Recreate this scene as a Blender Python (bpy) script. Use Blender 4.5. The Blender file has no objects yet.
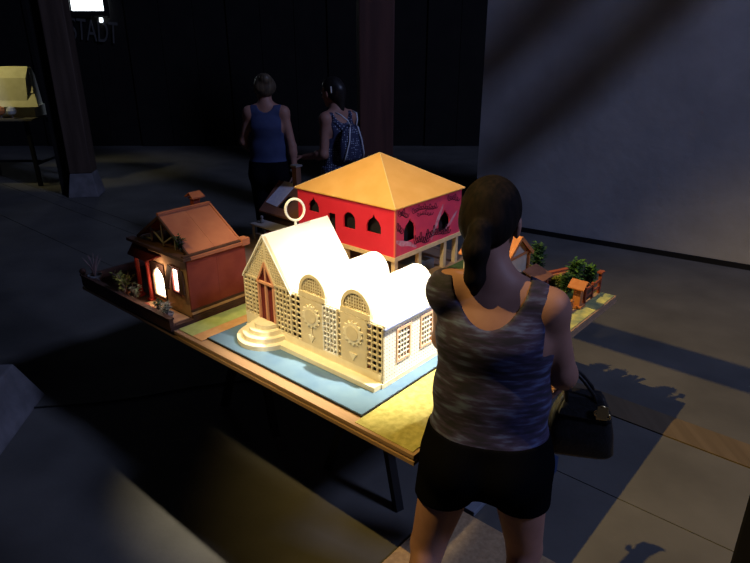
import bpy, bmesh, math, random
import numpy as np
from mathutils import Vector, Matrix
from mathutils.geometry import tessellate_polygon
random.seed(7)
scn = bpy.context.scene
COL = scn.collection
PI = math.pi

# ------------------------------------------------------------------ camera, world, lights, exposure
cam_d = bpy.data.cameras.new('camera'); cam = bpy.data.objects.new('camera', cam_d); COL.objects.link(cam)
cam.location = (0, 0, 1.98); cam.rotation_euler = (math.radians(90 - 22), 0, 0)
cam_d.sensor_width = 36.0; cam_d.lens = 620 / 750 * 36.0; cam_d.clip_start = 0.05
scn.camera = cam
scn.view_settings.view_transform = 'Standard'; scn.view_settings.look = 'None'
scn.view_settings.gamma = 1; scn.view_settings.exposure = 0.0; scn.view_settings.use_curve_mapping = False
w = bpy.data.worlds.new('hall_dusk'); scn.world = w; w.use_nodes = True
w.node_tree.nodes['Background'].inputs[0].default_value = (0.35, 0.42, 0.62, 1)
w.node_tree.nodes['Background'].inputs[1].default_value = 0.006

TA = math.radians(49.2); TC = (0.12, 1.59); TZ = 0.75
def W(v, u, z=0.0):            # table frame (v along the right edge, u along the front edge, z above the top) -> world
    return Vector((TC[0] + v*math.cos(TA) - u*math.sin(TA), TC[1] + v*math.sin(TA) + u*math.cos(TA), TZ + z))

def light(name, kind, loc, target, energy, color, **kw):
    d = bpy.data.lights.new(name, kind); o = bpy.data.objects.new(name, d); COL.objects.link(o)
    o.location = loc; d.energy = energy; d.color = color
    dr = Vector(target) - Vector(loc)
    o.rotation_euler = dr.to_track_quat('-Z', 'Y').to_euler()
    for k, v in kw.items(): setattr(d, k, v)
    return o
# gallery spotlight hung over the white model
light('gallery_spot', 'SPOT', W(.76, -.34, 2.3), W(.46, .52, .1), 1000, (1.0, .89, .66),
      spot_size=math.radians(29), spot_blend=.9, shadow_soft_size=.035)
# added fill spot from the front left, washing the fronts of the models
light('front_fill', 'SPOT', W(-.75, .30, 1.95), W(.80, .90, .1), 165, (1.0, .84, .54),
      spot_size=math.radians(42), spot_blend=.6, shadow_soft_size=.06)
# warm hall lamp under the roof, left
light('hall_lamp', 'SPOT', (-3.0, 1.50, 6.25), (2.05, 2.7, 0), 1650, (1.0, .69, .20),
      spot_size=math.radians(41), spot_blend=1.0, shadow_soft_size=.025)
# cool daylight from a high opening behind the viewer, right
light('daylight_opening', 'AREA', (10.3, -3.4, 11.7), (-.5, 4.0, .3), 880, (.44, .54, 1.0), shape='RECTANGLE', size=1.7, size_y=1.7)
# yellowish lamp over the far model
light('far_model_lamp', 'SPOT', (-5.75, 7.95, 2.7), (-4.95, 8.7, 1.2), 60, (1.0, .88, .42), spot_size=math.radians(46), spot_blend=.6, shadow_soft_size=.04)

# ------------------------------------------------------------------ materials
MATS = {}
def mat(name, c, c2=None, scale=8, rough=.7, bump=0, bscale=60, emit=None, metallic=0, detail=4, spec=.3, alpha=1):
    if name in MATS: return MATS[name]
    m = bpy.data.materials.new(name); m.use_nodes = True; MATS[name] = m
    nt = m.node_tree; p = nt.nodes['Principled BSDF']
    p.inputs['Base Color'].default_value = (*c, 1); p.inputs['Roughness'].default_value = rough
    p.inputs['Metallic'].default_value = metallic; p.inputs['Specular IOR Level'].default_value = spec
    tc = nt.nodes.new('ShaderNodeTexCoord')
    if c2:
        n = nt.nodes.new('ShaderNodeTexNoise'); n.inputs['Scale'].default_value = scale; n.inputs['Detail'].default_value = detail
        r = nt.nodes.new('ShaderNodeValToRGB'); r.color_ramp.elements[0].position = .35; r.color_ramp.elements[1].position = .68
        r.color_ramp.elements[0].color = (*c, 1); r.color_ramp.elements[1].color = (*c2, 1)
        nt.links.new(tc.outputs['Object'], n.inputs['Vector']); nt.links.new(n.outputs['Fac'], r.inputs['Fac'])
        nt.links.new(r.outputs['Color'], p.inputs['Base Color'])
    if bump:
        n = nt.nodes.new('ShaderNodeTexNoise'); n.inputs['Scale'].default_value = bscale; n.inputs['Detail'].default_value = 6
        b = nt.nodes.new('ShaderNodeBump'); b.inputs['Strength'].default_value = bump; b.inputs['Distance'].default_value = .01
        nt.links.new(tc.outputs['Object'], n.inputs['Vector']); nt.links.new(n.outputs['Fac'], b.inputs['Height'])
        nt.links.new(b.outputs['Normal'], p.inputs['Normal'])
    if emit:
        p.inputs['Emission Color'].default_value = (*emit[0], 1); p.inputs['Emission Strength'].default_value = emit[1]
    return m
def mat_wood(name, c, c2, axis=0, scale=30, stretch=.08, rough=.6, spec=.3):
    m = mat(name, c, c2, scale, rough=rough, spec=spec)
    nt = m.node_tree; n = [x for x in nt.nodes if x.type == 'TEX_NOISE'][0]
    mp = nt.nodes.new('ShaderNodeMapping'); s = [1, 1, 1]; s[axis] = stretch; mp.inputs['Scale'].default_value = s
    tc = [x for x in nt.nodes if x.type == 'TEX_COORD'][0]
    nt.links.new(tc.outputs['Object'], mp.inputs['Vector']); nt.links.new(mp.outputs['Vector'], n.inputs['Vector'])
    return m
def mat_dots(name, c, dot, pitch, rad, rough=.6):
    # printed rows of small dots on painted board, laid out along the surface in object space
    m = bpy.data.materials.new(name); m.use_nodes = True; MATS[name] = m
    nt = m.node_tree; p = nt.nodes['Principled BSDF']; p.inputs['Roughness'].default_value = rough
    tc = nt.nodes.new('ShaderNodeTexCoord')
    sc = nt.nodes.new('ShaderNodeVectorMath'); sc.operation = 'SCALE'; sc.inputs['Scale'].default_value = 1 / pitch
    fr = nt.nodes.new('ShaderNodeVectorMath'); fr.operation = 'FRACTION'
    sb = nt.nodes.new('ShaderNodeVectorMath'); sb.operation = 'SUBTRACT'; sb.inputs[1].default_value = (.5, .5, .5)
    sx = nt.nodes.new('ShaderNodeSeparateXYZ')
    nt.links.new(tc.outputs['UV'], sc.inputs[0]); nt.links.new(sc.outputs[0], fr.inputs[0]); nt.links.new(fr.outputs[0], sb.inputs[0]); nt.links.new(sb.outputs[0], sx.inputs[0])
    cm = nt.nodes.new('ShaderNodeCombineXYZ'); nt.links.new(sx.outputs[0], cm.inputs[0]); nt.links.new(sx.outputs[1], cm.inputs[1])
    ln = nt.nodes.new('ShaderNodeVectorMath'); ln.operation = 'LENGTH'; nt.links.new(cm.outputs[0], ln.inputs[0])
    lt = nt.nodes.new('ShaderNodeMath'); lt.operation = 'LESS_THAN'; lt.inputs[1].default_value = rad; nt.links.new(ln.outputs['Value'], lt.inputs[0])
    mx = nt.nodes.new('ShaderNodeMixRGB'); mx.inputs[1].default_value = (*c, 1); mx.inputs[2].default_value = (*dot, 1)
    nt.links.new(lt.outputs[0], mx.inputs[0]); nt.links.new(mx.outputs[0], p.inputs['Base Color'])
    return m

M_floor = mat('concrete_floor', (.080, .076, .070), (.115, .109, .10), 2.2, rough=.75, bump=.15, bscale=40, detail=8)
M_wallw = mat('white_plaster', (.46, .45, .47), (.56, .55, .57), 2.5, rough=.85, bump=.25, bscale=14, detail=8)
M_dark = mat('dark_boards', (.005, .0042, .004), (.009, .007, .006), 3, rough=.9)
M_gapshade = mat('shadow_gap_black', (.012, .012, .014), rough=.8)
M_timber = mat_wood('old_timber', (.10, .055, .035), (.17, .09, .06), 2, 14, .08)
M_timber_red = mat_wood('red_brown_timber', (.05, .020, .017), (.085, .034, .027), 2, 14, .08)
M_timber_grey = mat_wood('grey_timber', (.05, .032, .023), (.085, .056, .042), 2, 14, .08)
M_conc = mat('footing_concrete', (.12, .115, .12), (.18, .17, .18), 9, bump=.3, bscale=30)
M_plank = mat_wood('plank_wood', (.11, .078, .045), (.14, .10, .06), 1, 25, .05)
M_ply = mat_wood('plywood', (.34, .21, .12), (.43, .27, .16), 1, 30, .05)
M_chip = mat('chipboard', (.34, .22, .12), (.46, .31, .17), 60, bump=.1, bscale=90)
M_black = mat('black_metal', (.01, .01, .011), rough=.5)
M_white = mat('white_paint', (.82, .80, .74), rough=.55)
M_cream = mat('cream_board', (.74, .66, .47), (.80, .72, .53), 30, rough=.65)
M_tan = mat('tan_card', (.62, .52, .33), (.68, .58, .38), 30)
M_vault = mat_dots('dotted_white_board', (.84, .82, .76), (.14, .13, .13), .021, .14)
M_wallds = mat_dots('dotted_wall_board', (.84, .82, .76), (.12, .10, .09), .0150, .15)
M_blue = mat('blue_mat', (.095, .175, .29), (.125, .215, .32), 10, rough=.7)
M_blackedge = mat('black_edge', (.01, .01, .01))
M_turf = mat('yellow_green_turf', (.36, .33, .10), (.52, .46, .16), 45, bump=.4, bscale=150, rough=.95)
M_lawn = mat('pale_green_card', (.33, .42, .14), (.42, .50, .20), 25, rough=.9)
M_path = mat('orange_path_card', (.52, .28, .12), (.60, .35, .17), 25, rough=.9)
M_red = mat('red_wall_paint', (.62, .022, .05), (.68, .03, .065), 6, rough=.5)
M_mag = mat('magenta_wall_paint', (.62, .045, .12), (.76, .06, .12), 14, rough=.5)
M_gold = mat('gold_roof_card', (.70, .38, .11), (.76, .43, .14), 10, rough=.55)
M_goldseam = mat('gold_seam', (.78, .58, .26), rough=.5)
M_pale = mat('pale_wood', (.62, .46, .26), (.70, .53, .32), 40, rough=.7)
M_ink = mat('black_ink', (.03, .005, .015), rough=.8)
M_pink = mat('pale_pink_paint', (.60, .34, .42), (.60, .10, .18), 40, rough=.7)
M_terra = mat('terracotta_roof', (.34, .115, .06), (.41, .15, .075), 12, rough=.75)
M_brick = mat('red_brown_wall', (.20, .035, .022), (.25, .05, .03), 14, rough=.8)
M_maroon = mat('maroon_paint', (.13, .016, .014), rough=.6)
M_brown = mat('dark_brown_wood', (.055, .026, .018), (.085, .04, .027), 20, rough=.7)
M_ochre = mat('ochre_plaster', (.42, .24, .12), (.50, .30, .16), 30, rough=.85)
M_redpaint = mat('red_pillar_paint', (.34, .03, .02), rough=.6)
M_litw = mat('lit_doorway', (.9, .8, .6), emit=((1.0, .80, .55), 12.0))
M_litp = mat('lit_pink_window', (.9, .7, .6), emit=((1.0, .60, .54), 9.0))
M_lity = mat('lit_yellow_window', (.9, .7, .4), emit=((1.0, .74, .42), 2.5))
M_leaf = mat('leaf_green', (.035, .10, .022), (.07, .17, .04), 30, rough=.7)
M_leafd = mat('dark_leaf_green', (.018, .055, .018), (.035, .09, .03), 30, rough=.7)
M_leafy = mat('yellow_leaf', (.16, .19, .04), (.26, .26, .07), 30, rough=.7)
M_succ = mat('grey_green_leaf', (.16, .20, .15), (.24, .28, .21), 30, rough=.7)
M_twig = mat('dry_twig', (.20, .14, .14), rough=.9)
M_grey = mat('grey_pot', (.16, .17, .18), rough=.7)
M_orange = mat('orange_wood', (.46, .16, .05), (.54, .21, .08), 30, rough=.7)
M_redwood = mat('red_wood', (.26, .06, .03), (.32, .085, .045), 30, rough=.7)
M_paper = mat('white_paper', (.72, .72, .80), (.60, .60, .72), 60, rough=.8)
M_navy = mat('navy_panel', (.03, .05, .12), rough=.5)
M_bluegrey = mat('blue_grey_panel', (.16, .18, .22), (.2, .22, .26), 8, rough=.6)
M_sky = mat('daylight_pane', (.8, .9, 1), emit=((.86, .95, 1.0), 4.0))
M_letters = mat('faded_letters', (.09, .085, .08), rough=.9)
M_yhouse = mat('cream_yellow_panel', (.62, .58, .36), (.70, .66, .44), 10, rough=.8)

# ------------------------------------------------------------------ mesh builders
def link(me, name, m, parent=None, smooth=False):
    o = bpy.data.objects.new(name, me); COL.objects.link(o)
    if m: me.materials.append(m)
    if parent: o.parent = parent
    if smooth:
        for p in me.polygons: p.use_smooth = True
    return o
def tag(o, label=None, cat=None, group=None, kind=None):
    if label: o['label'] = label
    if cat: o['category'] = cat
    if group: o['group'] = group
    if kind: o['kind'] = kind
    return o
def empty(name, loc, rz=0, **kw):
    o = bpy.data.objects.new(name, None); COL.objects.link(o); o.location = loc; o.rotation_euler = (0, 0, rz); o.empty_display_size = .05
    return tag(o, **kw)
class MB:
    def __init__(s, base=(0, 0, 0)): s.v = []; s.f = []; s.b = Vector(base)
    def add(s, vs, fs):
        n = len(s.v); s.v += [tuple(Vector(p) - s.b) for p in vs]; s.f += [tuple(i + n for i in f) for f in fs]; return s
    def box(s, x0, x1, y0, y1, z0, z1):
        vs = [(x, y, z) for x in (x0, x1) for y in (y0, y1) for z in (z0, z1)]
        return s.add(vs, [(0, 1, 3, 2), (4, 6, 7, 5), (0, 4, 5, 1), (2, 3, 7, 6), (0, 2, 6, 4), (1, 5, 7, 3)])
    def loft(s, rings, cap=True, closed=True):
        n = len(rings[0]); vs = [p for r in rings for p in r]; fs = []
        for i in range(len(rings) - 1):
            for j in range(n if closed else n - 1):
                k = (j + 1) % n; fs.append((i*n + j, i*n + k, (i+1)*n + k, (i+1)*n + j))
        if cap and closed: fs.append(tuple(range(n - 1, -1, -1))); fs.append(tuple((len(rings)-1)*n + j for j in range(n)))
        return s.add(vs, fs)
    def prism(s, poly, axis, a, b):      # poly is 2-D in the two other axes (in order), extruded from a to b along axis
        def P(p, t):
            q = list(p); q.insert(axis, t); return tuple(q)
        return s.loft([[P(p, a) for p in poly], [P(p, b) for p in poly]])
    def cyl(s, x, y, z0, z1, r0, r1=None, n=16):
        r1 = r0 if r1 is None else r1
        return s.loft([[(x + r*math.cos(2*PI*i/n), y + r*math.sin(2*PI*i/n), z) for i in range(n)] for z, r in ((z0, r0), (z1, r1))])
    def lathe(s, x, y, prof, n=16):
        return s.loft([[(x + r*math.cos(2*PI*i/n), y + r*math.sin(2*PI*i/n), z) for i in range(n)] for r, z in prof])
    def bar(s, a, b, w, h=None, up=(0, 0, 1)):
        h = w if h is None else h
        a, b = Vector(a), Vector(b); d = (b - a).normalized(); u = Vector(up)
        if abs(d.dot(u)) > .97: u = Vector((1, 0, 0))
        sd = d.cross(u).normalized(); u = sd.cross(d)
        R = lambda c: [c + sd*w/2 + u*h/2, c - sd*w/2 + u*h/2, c - sd*w/2 - u*h/2, c + sd*w/2 - u*h/2]
        return s.loft([R(a), R(b)])
    def tube(s, pts, r, n=8, closed=False):
        pts = [Vector(p) for p in pts]; rings = []; N = len(pts); up = None
        for i, p in enumerate(pts):
            d = (pts[(i+1) % N] - pts[i-1]) if closed else (pts[min(i+1, N-1)] - pts[max(i-1, 0)])
            d.normalize()
            if up is None: up = Vector((0, 0, 1)) if abs(d.z) < .9 else Vector((1, 0, 0))
            sd = d.cross(up).normalized(); up = sd.cross(d).normalized()
            rr = r[i] if isinstance(r, (list, tuple)) else r
            rings.append([p + rr*(math.cos(2*PI*j/n)*sd + math.sin(2*PI*j/n)*up) for j in range(n)])
        if closed: rings.append(rings[0])
        return s.loft(rings, cap=not closed)
    def panel(s, outer, holes, axis, a, b):      # flat board with real openings
        def P(p, t):
            q = list(p); q.insert(axis, t); return Vector(q)
        loops = [outer] + holes; flat = [p for l in loops for p in l]
        tris = tessellate_polygon([[Vector((p[0], p[1], 0)) for p in l] for l in loops])
        n = len(flat); vs = [P(p, a) for p in flat] + [P(p, b) for p in flat]; fs = []
        for t in tris: fs.append(tuple(t)); fs.append(tuple(i + n for i in reversed(t)))
        k = 0
        for l in loops:
            for i in range(len(l)):
                j = (i + 1) % len(l); fs.append((k+i, k+j, k+j+n, k+i+n))
            k += len(l)
        return s.add(vs, fs)
    def build(s, name, m, parent=None, bevel=0, smooth=False, recalc=True):
        me = bpy.data.meshes.new(name); me.from_pydata(s.v, [], s.f); me.update()
        bm = bmesh.new(); bm.from_mesh(me)
        if recalc: bmesh.ops.recalc_face_normals(bm, faces=bm.faces)
        if bevel: bmesh.ops.bevel(bm, geom=list(bm.edges), offset=bevel, segments=2, profile=.6, affect='EDGES', clamp_overlap=True)
        bm.to_mesh(me); bm.free()
        return link(me, name, m, parent, smooth)
def tthing(name, v, u, z=0, **kw):          # a thing standing on the table top; its parts are given in table coordinates
    o = empty(name, W(v, u, z), TA, **kw)
    return o, (lambda: MB((v, u, z)))
def arch(cx, z0, z1, hw, kind='point', n=6):
    if kind == 'rect': return [(cx-hw, z0), (cx+hw, z0), (cx+hw, z1), (cx-hw, z1)]
    pts = [(cx-hw, z0), (cx+hw, z0)]; zs = z1 - hw*(1.15 if kind == 'point' else 1.0)
    if kind == 'point':
        zs = z1 - hw*1.25
        pts += [(cx+hw, zs), (cx+hw*.72, zs + (z1-zs)*.42), (cx+hw*.22, z1 - (z1-zs)*.3), (cx, z1), (cx-hw*.22, z1 - (z1-zs)*.3), (cx-hw*.72, zs + (z1-zs)*.42), (cx-hw, zs)]
    else:
        pts += [(cx + hw*math.cos(PI*i/(2*n)*1), zs + hw*math.sin(PI*i/(2*n))) for i in range(2*n+1)]
    return pts
def uv_box(o, ax=(0, 1)):
    me = o.data; uv = me.uv_layers.new(name='UVMap')
    for p in me.polygons:
        n = p.normal
        for li in p.loop_indices:
            c = me.vertices[me.loops[li].vertex_index].co
            if abs(n.x) > abs(n.y) and abs(n.x) > abs(n.z): uv.data[li].uv = (c.y, c.z)
            elif abs(n.y) > abs(n.z): uv.data[li].uv = (c.x, c.z)
            else: uv.data[li].uv = (c.x, c.y)

# ================================================================== SETTING
fl = empty('floor', (0, 0, 0), 0, kind='structure')
MB().box(-14, 12, -5, 13.5, -.2, -.012).build('floor_base', M_dark, fl)
# concrete slabs, joints running along the table's long side
def slab(v0, v1, name='floor_slab', m=M_floor, z=0.0, u1=16, u0=-9):
    mb = MB()
    q = [W(v0, u0), W(v1, u0), W(v1, u1), W(v0, u1)]
    mb.loft([[(p.x, p.y, -.012) for p in q], [(p.x, p.y, z) for p in q]]); return mb.build(name, m, fl)
slab(-8, 1.147); slab(1.153, 1.777); slab(1.783, 1.985, 'floor_plank', M_plank, .004, .75); slab(1.783, 1.985, u0=.756); slab(1.991, 14)
# white plaster partition on the right
d = Vector((1.71, -1.1, 0)).normalized(); nrm = Vector((-d.y, d.x, 0)); p0 = Vector((1.10, 6.62, 0)); p1 = p0 + d*7
mb = MB(); mb.loft([[p0, p1, p1 + nrm*.25, p0 + nrm*.25], [x + Vector((0, 0, 4.6)) for x in (p0, p1, p1 + nrm*.25, p0 + nrm*.25)]])
wr = mb.build('wall_right', M_wallw); wr['kind'] = 'structure'
mb = MB(); q = [p0 - nrm*.015, p1 - nrm*.015, p1, p0]; mb.loft([[x for x in q], [x + Vector((0, 0, .05)) for x in q]])
bb = mb.build('shadow_gap_right', M_gapshade); bb['kind'] = 'structure'  # dark strip drawn in for the shadow gap at the wall base
# dark far walls
wb = empty('wall_back', (0, 11.6, 0), kind='structure')
k = 0; x = -13.0
while x < 9:
    MB((0, 11.6, 0)).box(x, x + .57, 11.6 + .02*(k % 3), 11.8, 0, 4.2).build('wall_board', M_dark, wb); x += .58; k += 1
wl = MB().box(-9.2, -9.0, -3, 11.6, 0, 4.2).build('wall_left', M_dark); wl['kind'] = 'structure'
wn = empty('window_1', (-4.75, 11.58, 2.36), kind='structure')
MB((-4.75, 11.58, 2.36)).panel([(-5.46, 2.22), (-4.56, 2.22), (-4.56, 2.96), (-5.46, 2.96)], [[(-5.38, 2.30), (-4.62, 2.30), (-4.62, 2.90), (-5.38, 2.90)]], 1, 11.52, 11.60).build('window_frame', M_dark, wn)
MB((-4.75, 11.58, 2.36)).box(-5.38, -5.20, 11.56, 11.58, 2.30, 2.9).build('pane', mat('dim_pane', (.4, .45, .5), emit=((.5, .58, .62), .6)), wn)
MB((-4.75, 11.58, 2.36)).box(-5.18, -4.62, 11.56, 11.58, 2.30, 2.9).build('pane', M_sky, wn)
MB((-4.75, 11.58, 2.36)).box(-5.20, -5.18, 11.55, 11.59, 2.30, 2.9).build('glazing_bar', M_dark, wn)
w2 = MB().box(-4.735, -4.685, 11.56, 11.59, 2.12, 2.19).build('window_2', M_sky); w2['kind'] = 'structure'
# faded wall lettering
cu = bpy.data.curves.new('t', 'FONT'); cu.body = 'STADT'; cu.size = .50; cu.extrude = .004; cu.space_character = 1.0
to = bpy.data.objects.new('t', cu); COL.objects.link(to); bpy.context.view_layer.update()
me = bpy.data.meshes.new_from_object(to.evaluated_get(bpy.context.evaluated_depsgraph_get())); bpy.data.objects.remove(to)
lt = link(me, 'wall_lettering', M_letters); lt.location = (-5.30, 11.58, 1.86); lt.rotation_euler = (PI/2, math.radians(6), 0); lt.scale = (.54, 1, 1)
tag(lt, 'faded grey block letters painted on the dark far wall under the bright window', 'lettering')
# timber pillar in the middle distance
def lerp(a, b, t): return a + (b - a)*t
pl = empty('timber_pillar', (0, 6.3, 0), .1, label='thick red-brown timber pillar behind the gold pyramid roof', cat='pillar')
MB().box(-.165, .165, -.165, .165, .10, 4.2).build('shaft', M_timber_red, pl, bevel=.012)
MB().prism([(-.21, -.21), (.21, -.21), (.21, .21), (-.21, .21)], 2, 0, .10).build('footing', M_conc, pl, bevel=.01)
# left leaning-looking post with concrete foot
def footed_post(name, loc, sz, foot, fh, h, label, rz=0.0, m=M_timber_grey):
    o = empty(name, loc, rz, label=label, cat='post')
    a, b = foot
    MB().loft([[(x*a, y*a, 0) for x, y in ((-1, -1), (1, -1), (1, 1), (-1, 1))], [(x*b, y*b, fh) for x, y in ((-1, -1), (1, -1), (1, 1), (-1, 1))]]).build('footing', M_conc, o, bevel=.012)
    MB().box(-sz, sz, -sz, sz, fh, h).build('shaft', m, o, bevel=.012)
    return o
fp = footed_post('timber_post', (-3.76, 7.95, 0), .135, (.185, .135), .30, 4.2, 'grey timber post on a tapered concrete foot beside the far model table', .15)
MB().box(-.32, -.21, .02, .14, 0, 4.2).build('side_board', M_dark, fp)
footed_post('timber_post', (-2.26, 2.74, 0), .10, (.36, .27), .26, 4.2, 'post on a broad concrete foot cut off by the left edge of the picture', .1, M_black)
# dark post cropped by the right edge
o = empty('timber_post', (.690, .80, 0), .3, label='black post cut off by the lower right edge of the picture', cat='post')
MB().box(-.05, .05, -.05, .05, .02, 4.2).build('shaft', M_black, o, bevel=.008)
MB().box(-.08, .08, -.08, .08, 0, .02).build('base_plate', M_black, o)
# roof timbers above the picture (they throw the slanting shadows across the white wall and floor)
def roof_timber(a, b, wd, h, label):
    mid = (Vector(a) + Vector(b))/2
    ob = MB(mid).bar(a, b, wd, h).build('roof_timber', M_timber); ob.location = mid
    tag(ob, label, 'beam', 'roof timbers over the hall')
LS = Vector((10.3, -3.4, 11.7))
def toward(p, t): p = Vector(p); return p + (LS - p)*t
def ext(a, b, e0, e1):
    dd = b - a; return a - dd*e0, b + dd*e1
a, b = ext(toward((1.43, 6.41, .90), .18), toward((2.47, 5.74, 2.22), .18), .2, 1.0)
roof_timber(a, b, .24, .24, 'slanting roof brace that shadows the middle of the white wall')
a, b = ext(toward((1.12, 6.60, 1.62), .18), toward((1.62, 6.28, 2.24), .18), .2, 1.6)
roof_timber(a, b, .24, .24, 'slanting roof brace that shadows the left end of the white wall')
LW = Vector((-3.0, 1.50, 6.25))
def fromw(p, t): p = Vector(p); return p + (LW - p)*t
fa, fb = W(2.70, 1.2, -.75), W(2.70, -1.6, -.75)
roof_timber(fromw(fa, .42), fromw(fb, .42), .12, .10, 'tie beam over the table that shadows a strip of floor')

# ================================================================== DISPLAY TABLE
TV, TU = 1.665, 2.19
tb = empty('display_table', W(.83, 1.1, -.75), TA, label='large low display table carrying the model village', cat='table')
B = lambda: MB((.83, 1.1, -.75))
B().box(0, TV, 0, TU, -.014, 0).build('top_board', M_ply, tb)
B().box(TV+.005, 1.71, .10, TU, -.014, 0).build('back_leaf', M_ply, tb)
B().box(-.004, TV+.004, -.004, TU+.004, -.034, -.020).build('lower_board', M_ply, tb)
B().box(.006, TV-.006, .006, TU-.006, -.020, -.014).build('board_joint', M_blackedge, tb)
for v, u0, u1 in ((.18, .04, 2.15), (1.48, .04, 2.15)): B().box(v-.03, v+.03, u0, u1, -.09, -.034).build('rail', M_black, tb)
for u in (.62, 1.45):
    B().box(.12, 1.54, u-.03, u+.03, -.12, -.034).build('trestle_bar', M_black, tb)
    for s in (0, 1):
        x0 = .50 if s == 0 else 1.30
        for du in (-1, 1):
            B().bar((x0, u + du*.025, -.10), (x0 + (.06 if s else -.06), u + du*.22, -.75), .036, .036).build('leg', M_black, tb)
        B().bar((x0 + (.03 if s else -.03), u - .10, -.42), (x0 + (.03 if s else -.03), u + .10, -.42), .03, .03).build('stretcher', M_black, tb)
# thin ground sheets on the table
def sheet(name, poly, z0, z1, m, label, cat, edge=None):
    cx = sum(p[0] for p in poly)/len(poly); cy = sum(p[1] for p in poly)/len(poly)
    o, N = tthing(name, cx, cy, z0, label=label, cat=cat)
    N().prism(poly, 2, z0 + (.0005 if edge else 0), z1).build('sheet', m, o)
    if edge:
        g = .004
        N().prism([(p[0] + (g if p[0] > cx else -g), p[1] + (g if p[1] > cy else -g)) for p in poly], 2, z0, z1 - .002).build('backing', edge, o)
    return o
R4 = lambda a, b, c, d_: [(a, c), (b, c), (b, d_), (a, d_)]
sheet('turf_sheet', R4(.012, 1.0, .012, .258), .0, .003, M_turf, 'mottled yellow-green turf sheet at the near corner of the table', 'turf')
sheet('ground_card', R4(.02, .42, 1.222, 1.325), .003, .0045, M_lawn, 'pale green ground card strip beside the red-brown house', 'card')
sheet('ground_card', R4(.02, .42, 1.152, 1.221), .003, .0045, M_path, 'orange path card strip left of the blue mat', 'card')
sheet('blue_mat', R4(.05, .70, .262, 1.146), .003, .011, M_blue, 'sky-blue mat under the white lattice model', 'mat', M_blackedge)
sheet('turf_sheet', R4(1.02, 1.705, .10, .87), 0, .003, mat('garden_green', (.06, .10, .025), (.10, .15, .04), 40, rough=.95), 'green garden turf sheet under the small trees', 'turf')
es = sheet('turf_sheet', R4(1.02, 1.655, .008, .075), 0, .004, mat('mossy_light_patches', (.22, .27, .15), (.62, .58, .18), 16, rough=.95, bump=.3, bscale=120), 'mossy green strip with painted-in yellow light patches along the far right table edge', 'turf')  # yellow tone paints the patches of light falling on the moss

# ================================================================== WHITE LATTICE MODEL
Z0 = .011
ch, N = tthing('lattice_church_model', .42, .70, Z0, label='white lattice church model with two vaults and round steps', cat='model')
FV = .225                      # front plane
N().box(FV-.006, .63, .312, 1.10, Z0, .030).build('plinth', M_cream, ch)
N().box(FV-.045, FV-.006, .318, .850, Z0, .032).build('ledge', M_cream, ch, bevel=.002)
for i, (r, z) in enumerate(((.132, .031), (.106, .051), (.080, .071), (.056, .090))):
    zb = Z0 if i == 0 else (.031, .051, .071)[i-1]
    pts = [(FV - r*1.02*math.sin(PI*j/24), .955 + r*math.cos(PI*j/24)) for j in range(25)]
    N().prism(pts, 2, zb, z).build('step', M_cream, ch)
def lattice(u0, u1, z0, z1, nu, nz, m, name='lattice_panel', th=.008, bw=.0054, inside=None, v=FV):
    mb = N()
    for i in range(nu + 1):
        u = lerp(u0 + bw/2, u1 - bw/2, i/nu)
        if inside is None: mb.box(v, v+th, u-bw/2, u+bw/2, z0, z1)
    for j in range(nz + 1):
        z = lerp(z0 + bw/2, z1 - bw/2, j/nz); mb.box(v+.0008, v+th-.0008, u0, u1, z-bw/2, z+bw/2)
    return mb.build(name, m, ch)
SZ0, SZ1 = .062, .258
N().box(FV, FV+.010, .315, .90, .030, SZ0).build('base_board', M_cream, ch)
N().box(FV, FV+.010, 1.005, 1.10, .030, SZ0+.028).build('base_board', M_cream, ch)
lattice(.315, .398, SZ0, SZ1, 3, 8, M_tan)
lattice(.520, .545, SZ0, SZ1, 1, 8, M_tan)
lattice(.545, .622, SZ0, SZ1, 4, 9, M_white, bw=.005)
lattice(.742, .806, SZ0, SZ1, 2, 8, M_tan)
lattice(.806, .898, SZ0, SZ1+.005, 4, 9, M_tan)
lattice(1.005, 1.10, SZ0+.028, SZ1+.005, 4, 9, M_tan)
# emblem panels: sun wheel over a small triangle
for u0, u1, k in ((.398, .520, 0), (.622, .742, 1)):
    uc = (u0+u1)/2
    p = N().box(FV-.001, FV+.010, u0, u1, SZ0, SZ1+.004).build('emblem_panel', M_tan, ch)
    mb = N(); zc = .192
    pts = []
    for i in range(56):
        a = 2*PI*i/56; r = .050 if (i % 4) in (1, 2) else .0415
        pts.append((uc + r*math.cos(a), zc + r*math.sin(a)))
    mb.prism(pts, 0, FV-.006, FV+.0)
    e = mb.build('sun_wheel', M_cream, ch)
    mb = N(); mb.prism([(uc + .030*math.cos(2*PI*i/24), zc + .030*math.sin(2*PI*i/24)) for i in range(24)], 0, FV-.0085, FV-.006); mb.build('sun_disc', M_tan, ch)
    mb = N(); mb.prism([(uc+.019, .108), (uc, .078), (uc-.019, .108)], 0, FV-.005, FV)
    if k: mb.prism([(uc+.004, .135), (uc+.004, .106), (uc-.004, .106), (uc-.004, .135)], 0, FV-.005, FV)
    mb.build('triangle_ornament', M_cream, ch)
for a, b_ in ((.318, .40), (.52, .545), (.742, .81)): N().box(FV+.04, FV+.044, a, b_, .03, SZ1-.006).build('inner_backing', mat('inside_shade', (.02, .018, .015), rough=.9), ch)  # dark sheets paint the shade behind the lattice holes
N().box(FV+.05, FV+.054, .545, .622, .03, SZ1-.006).build('inner_backing', M_white, ch)
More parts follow.
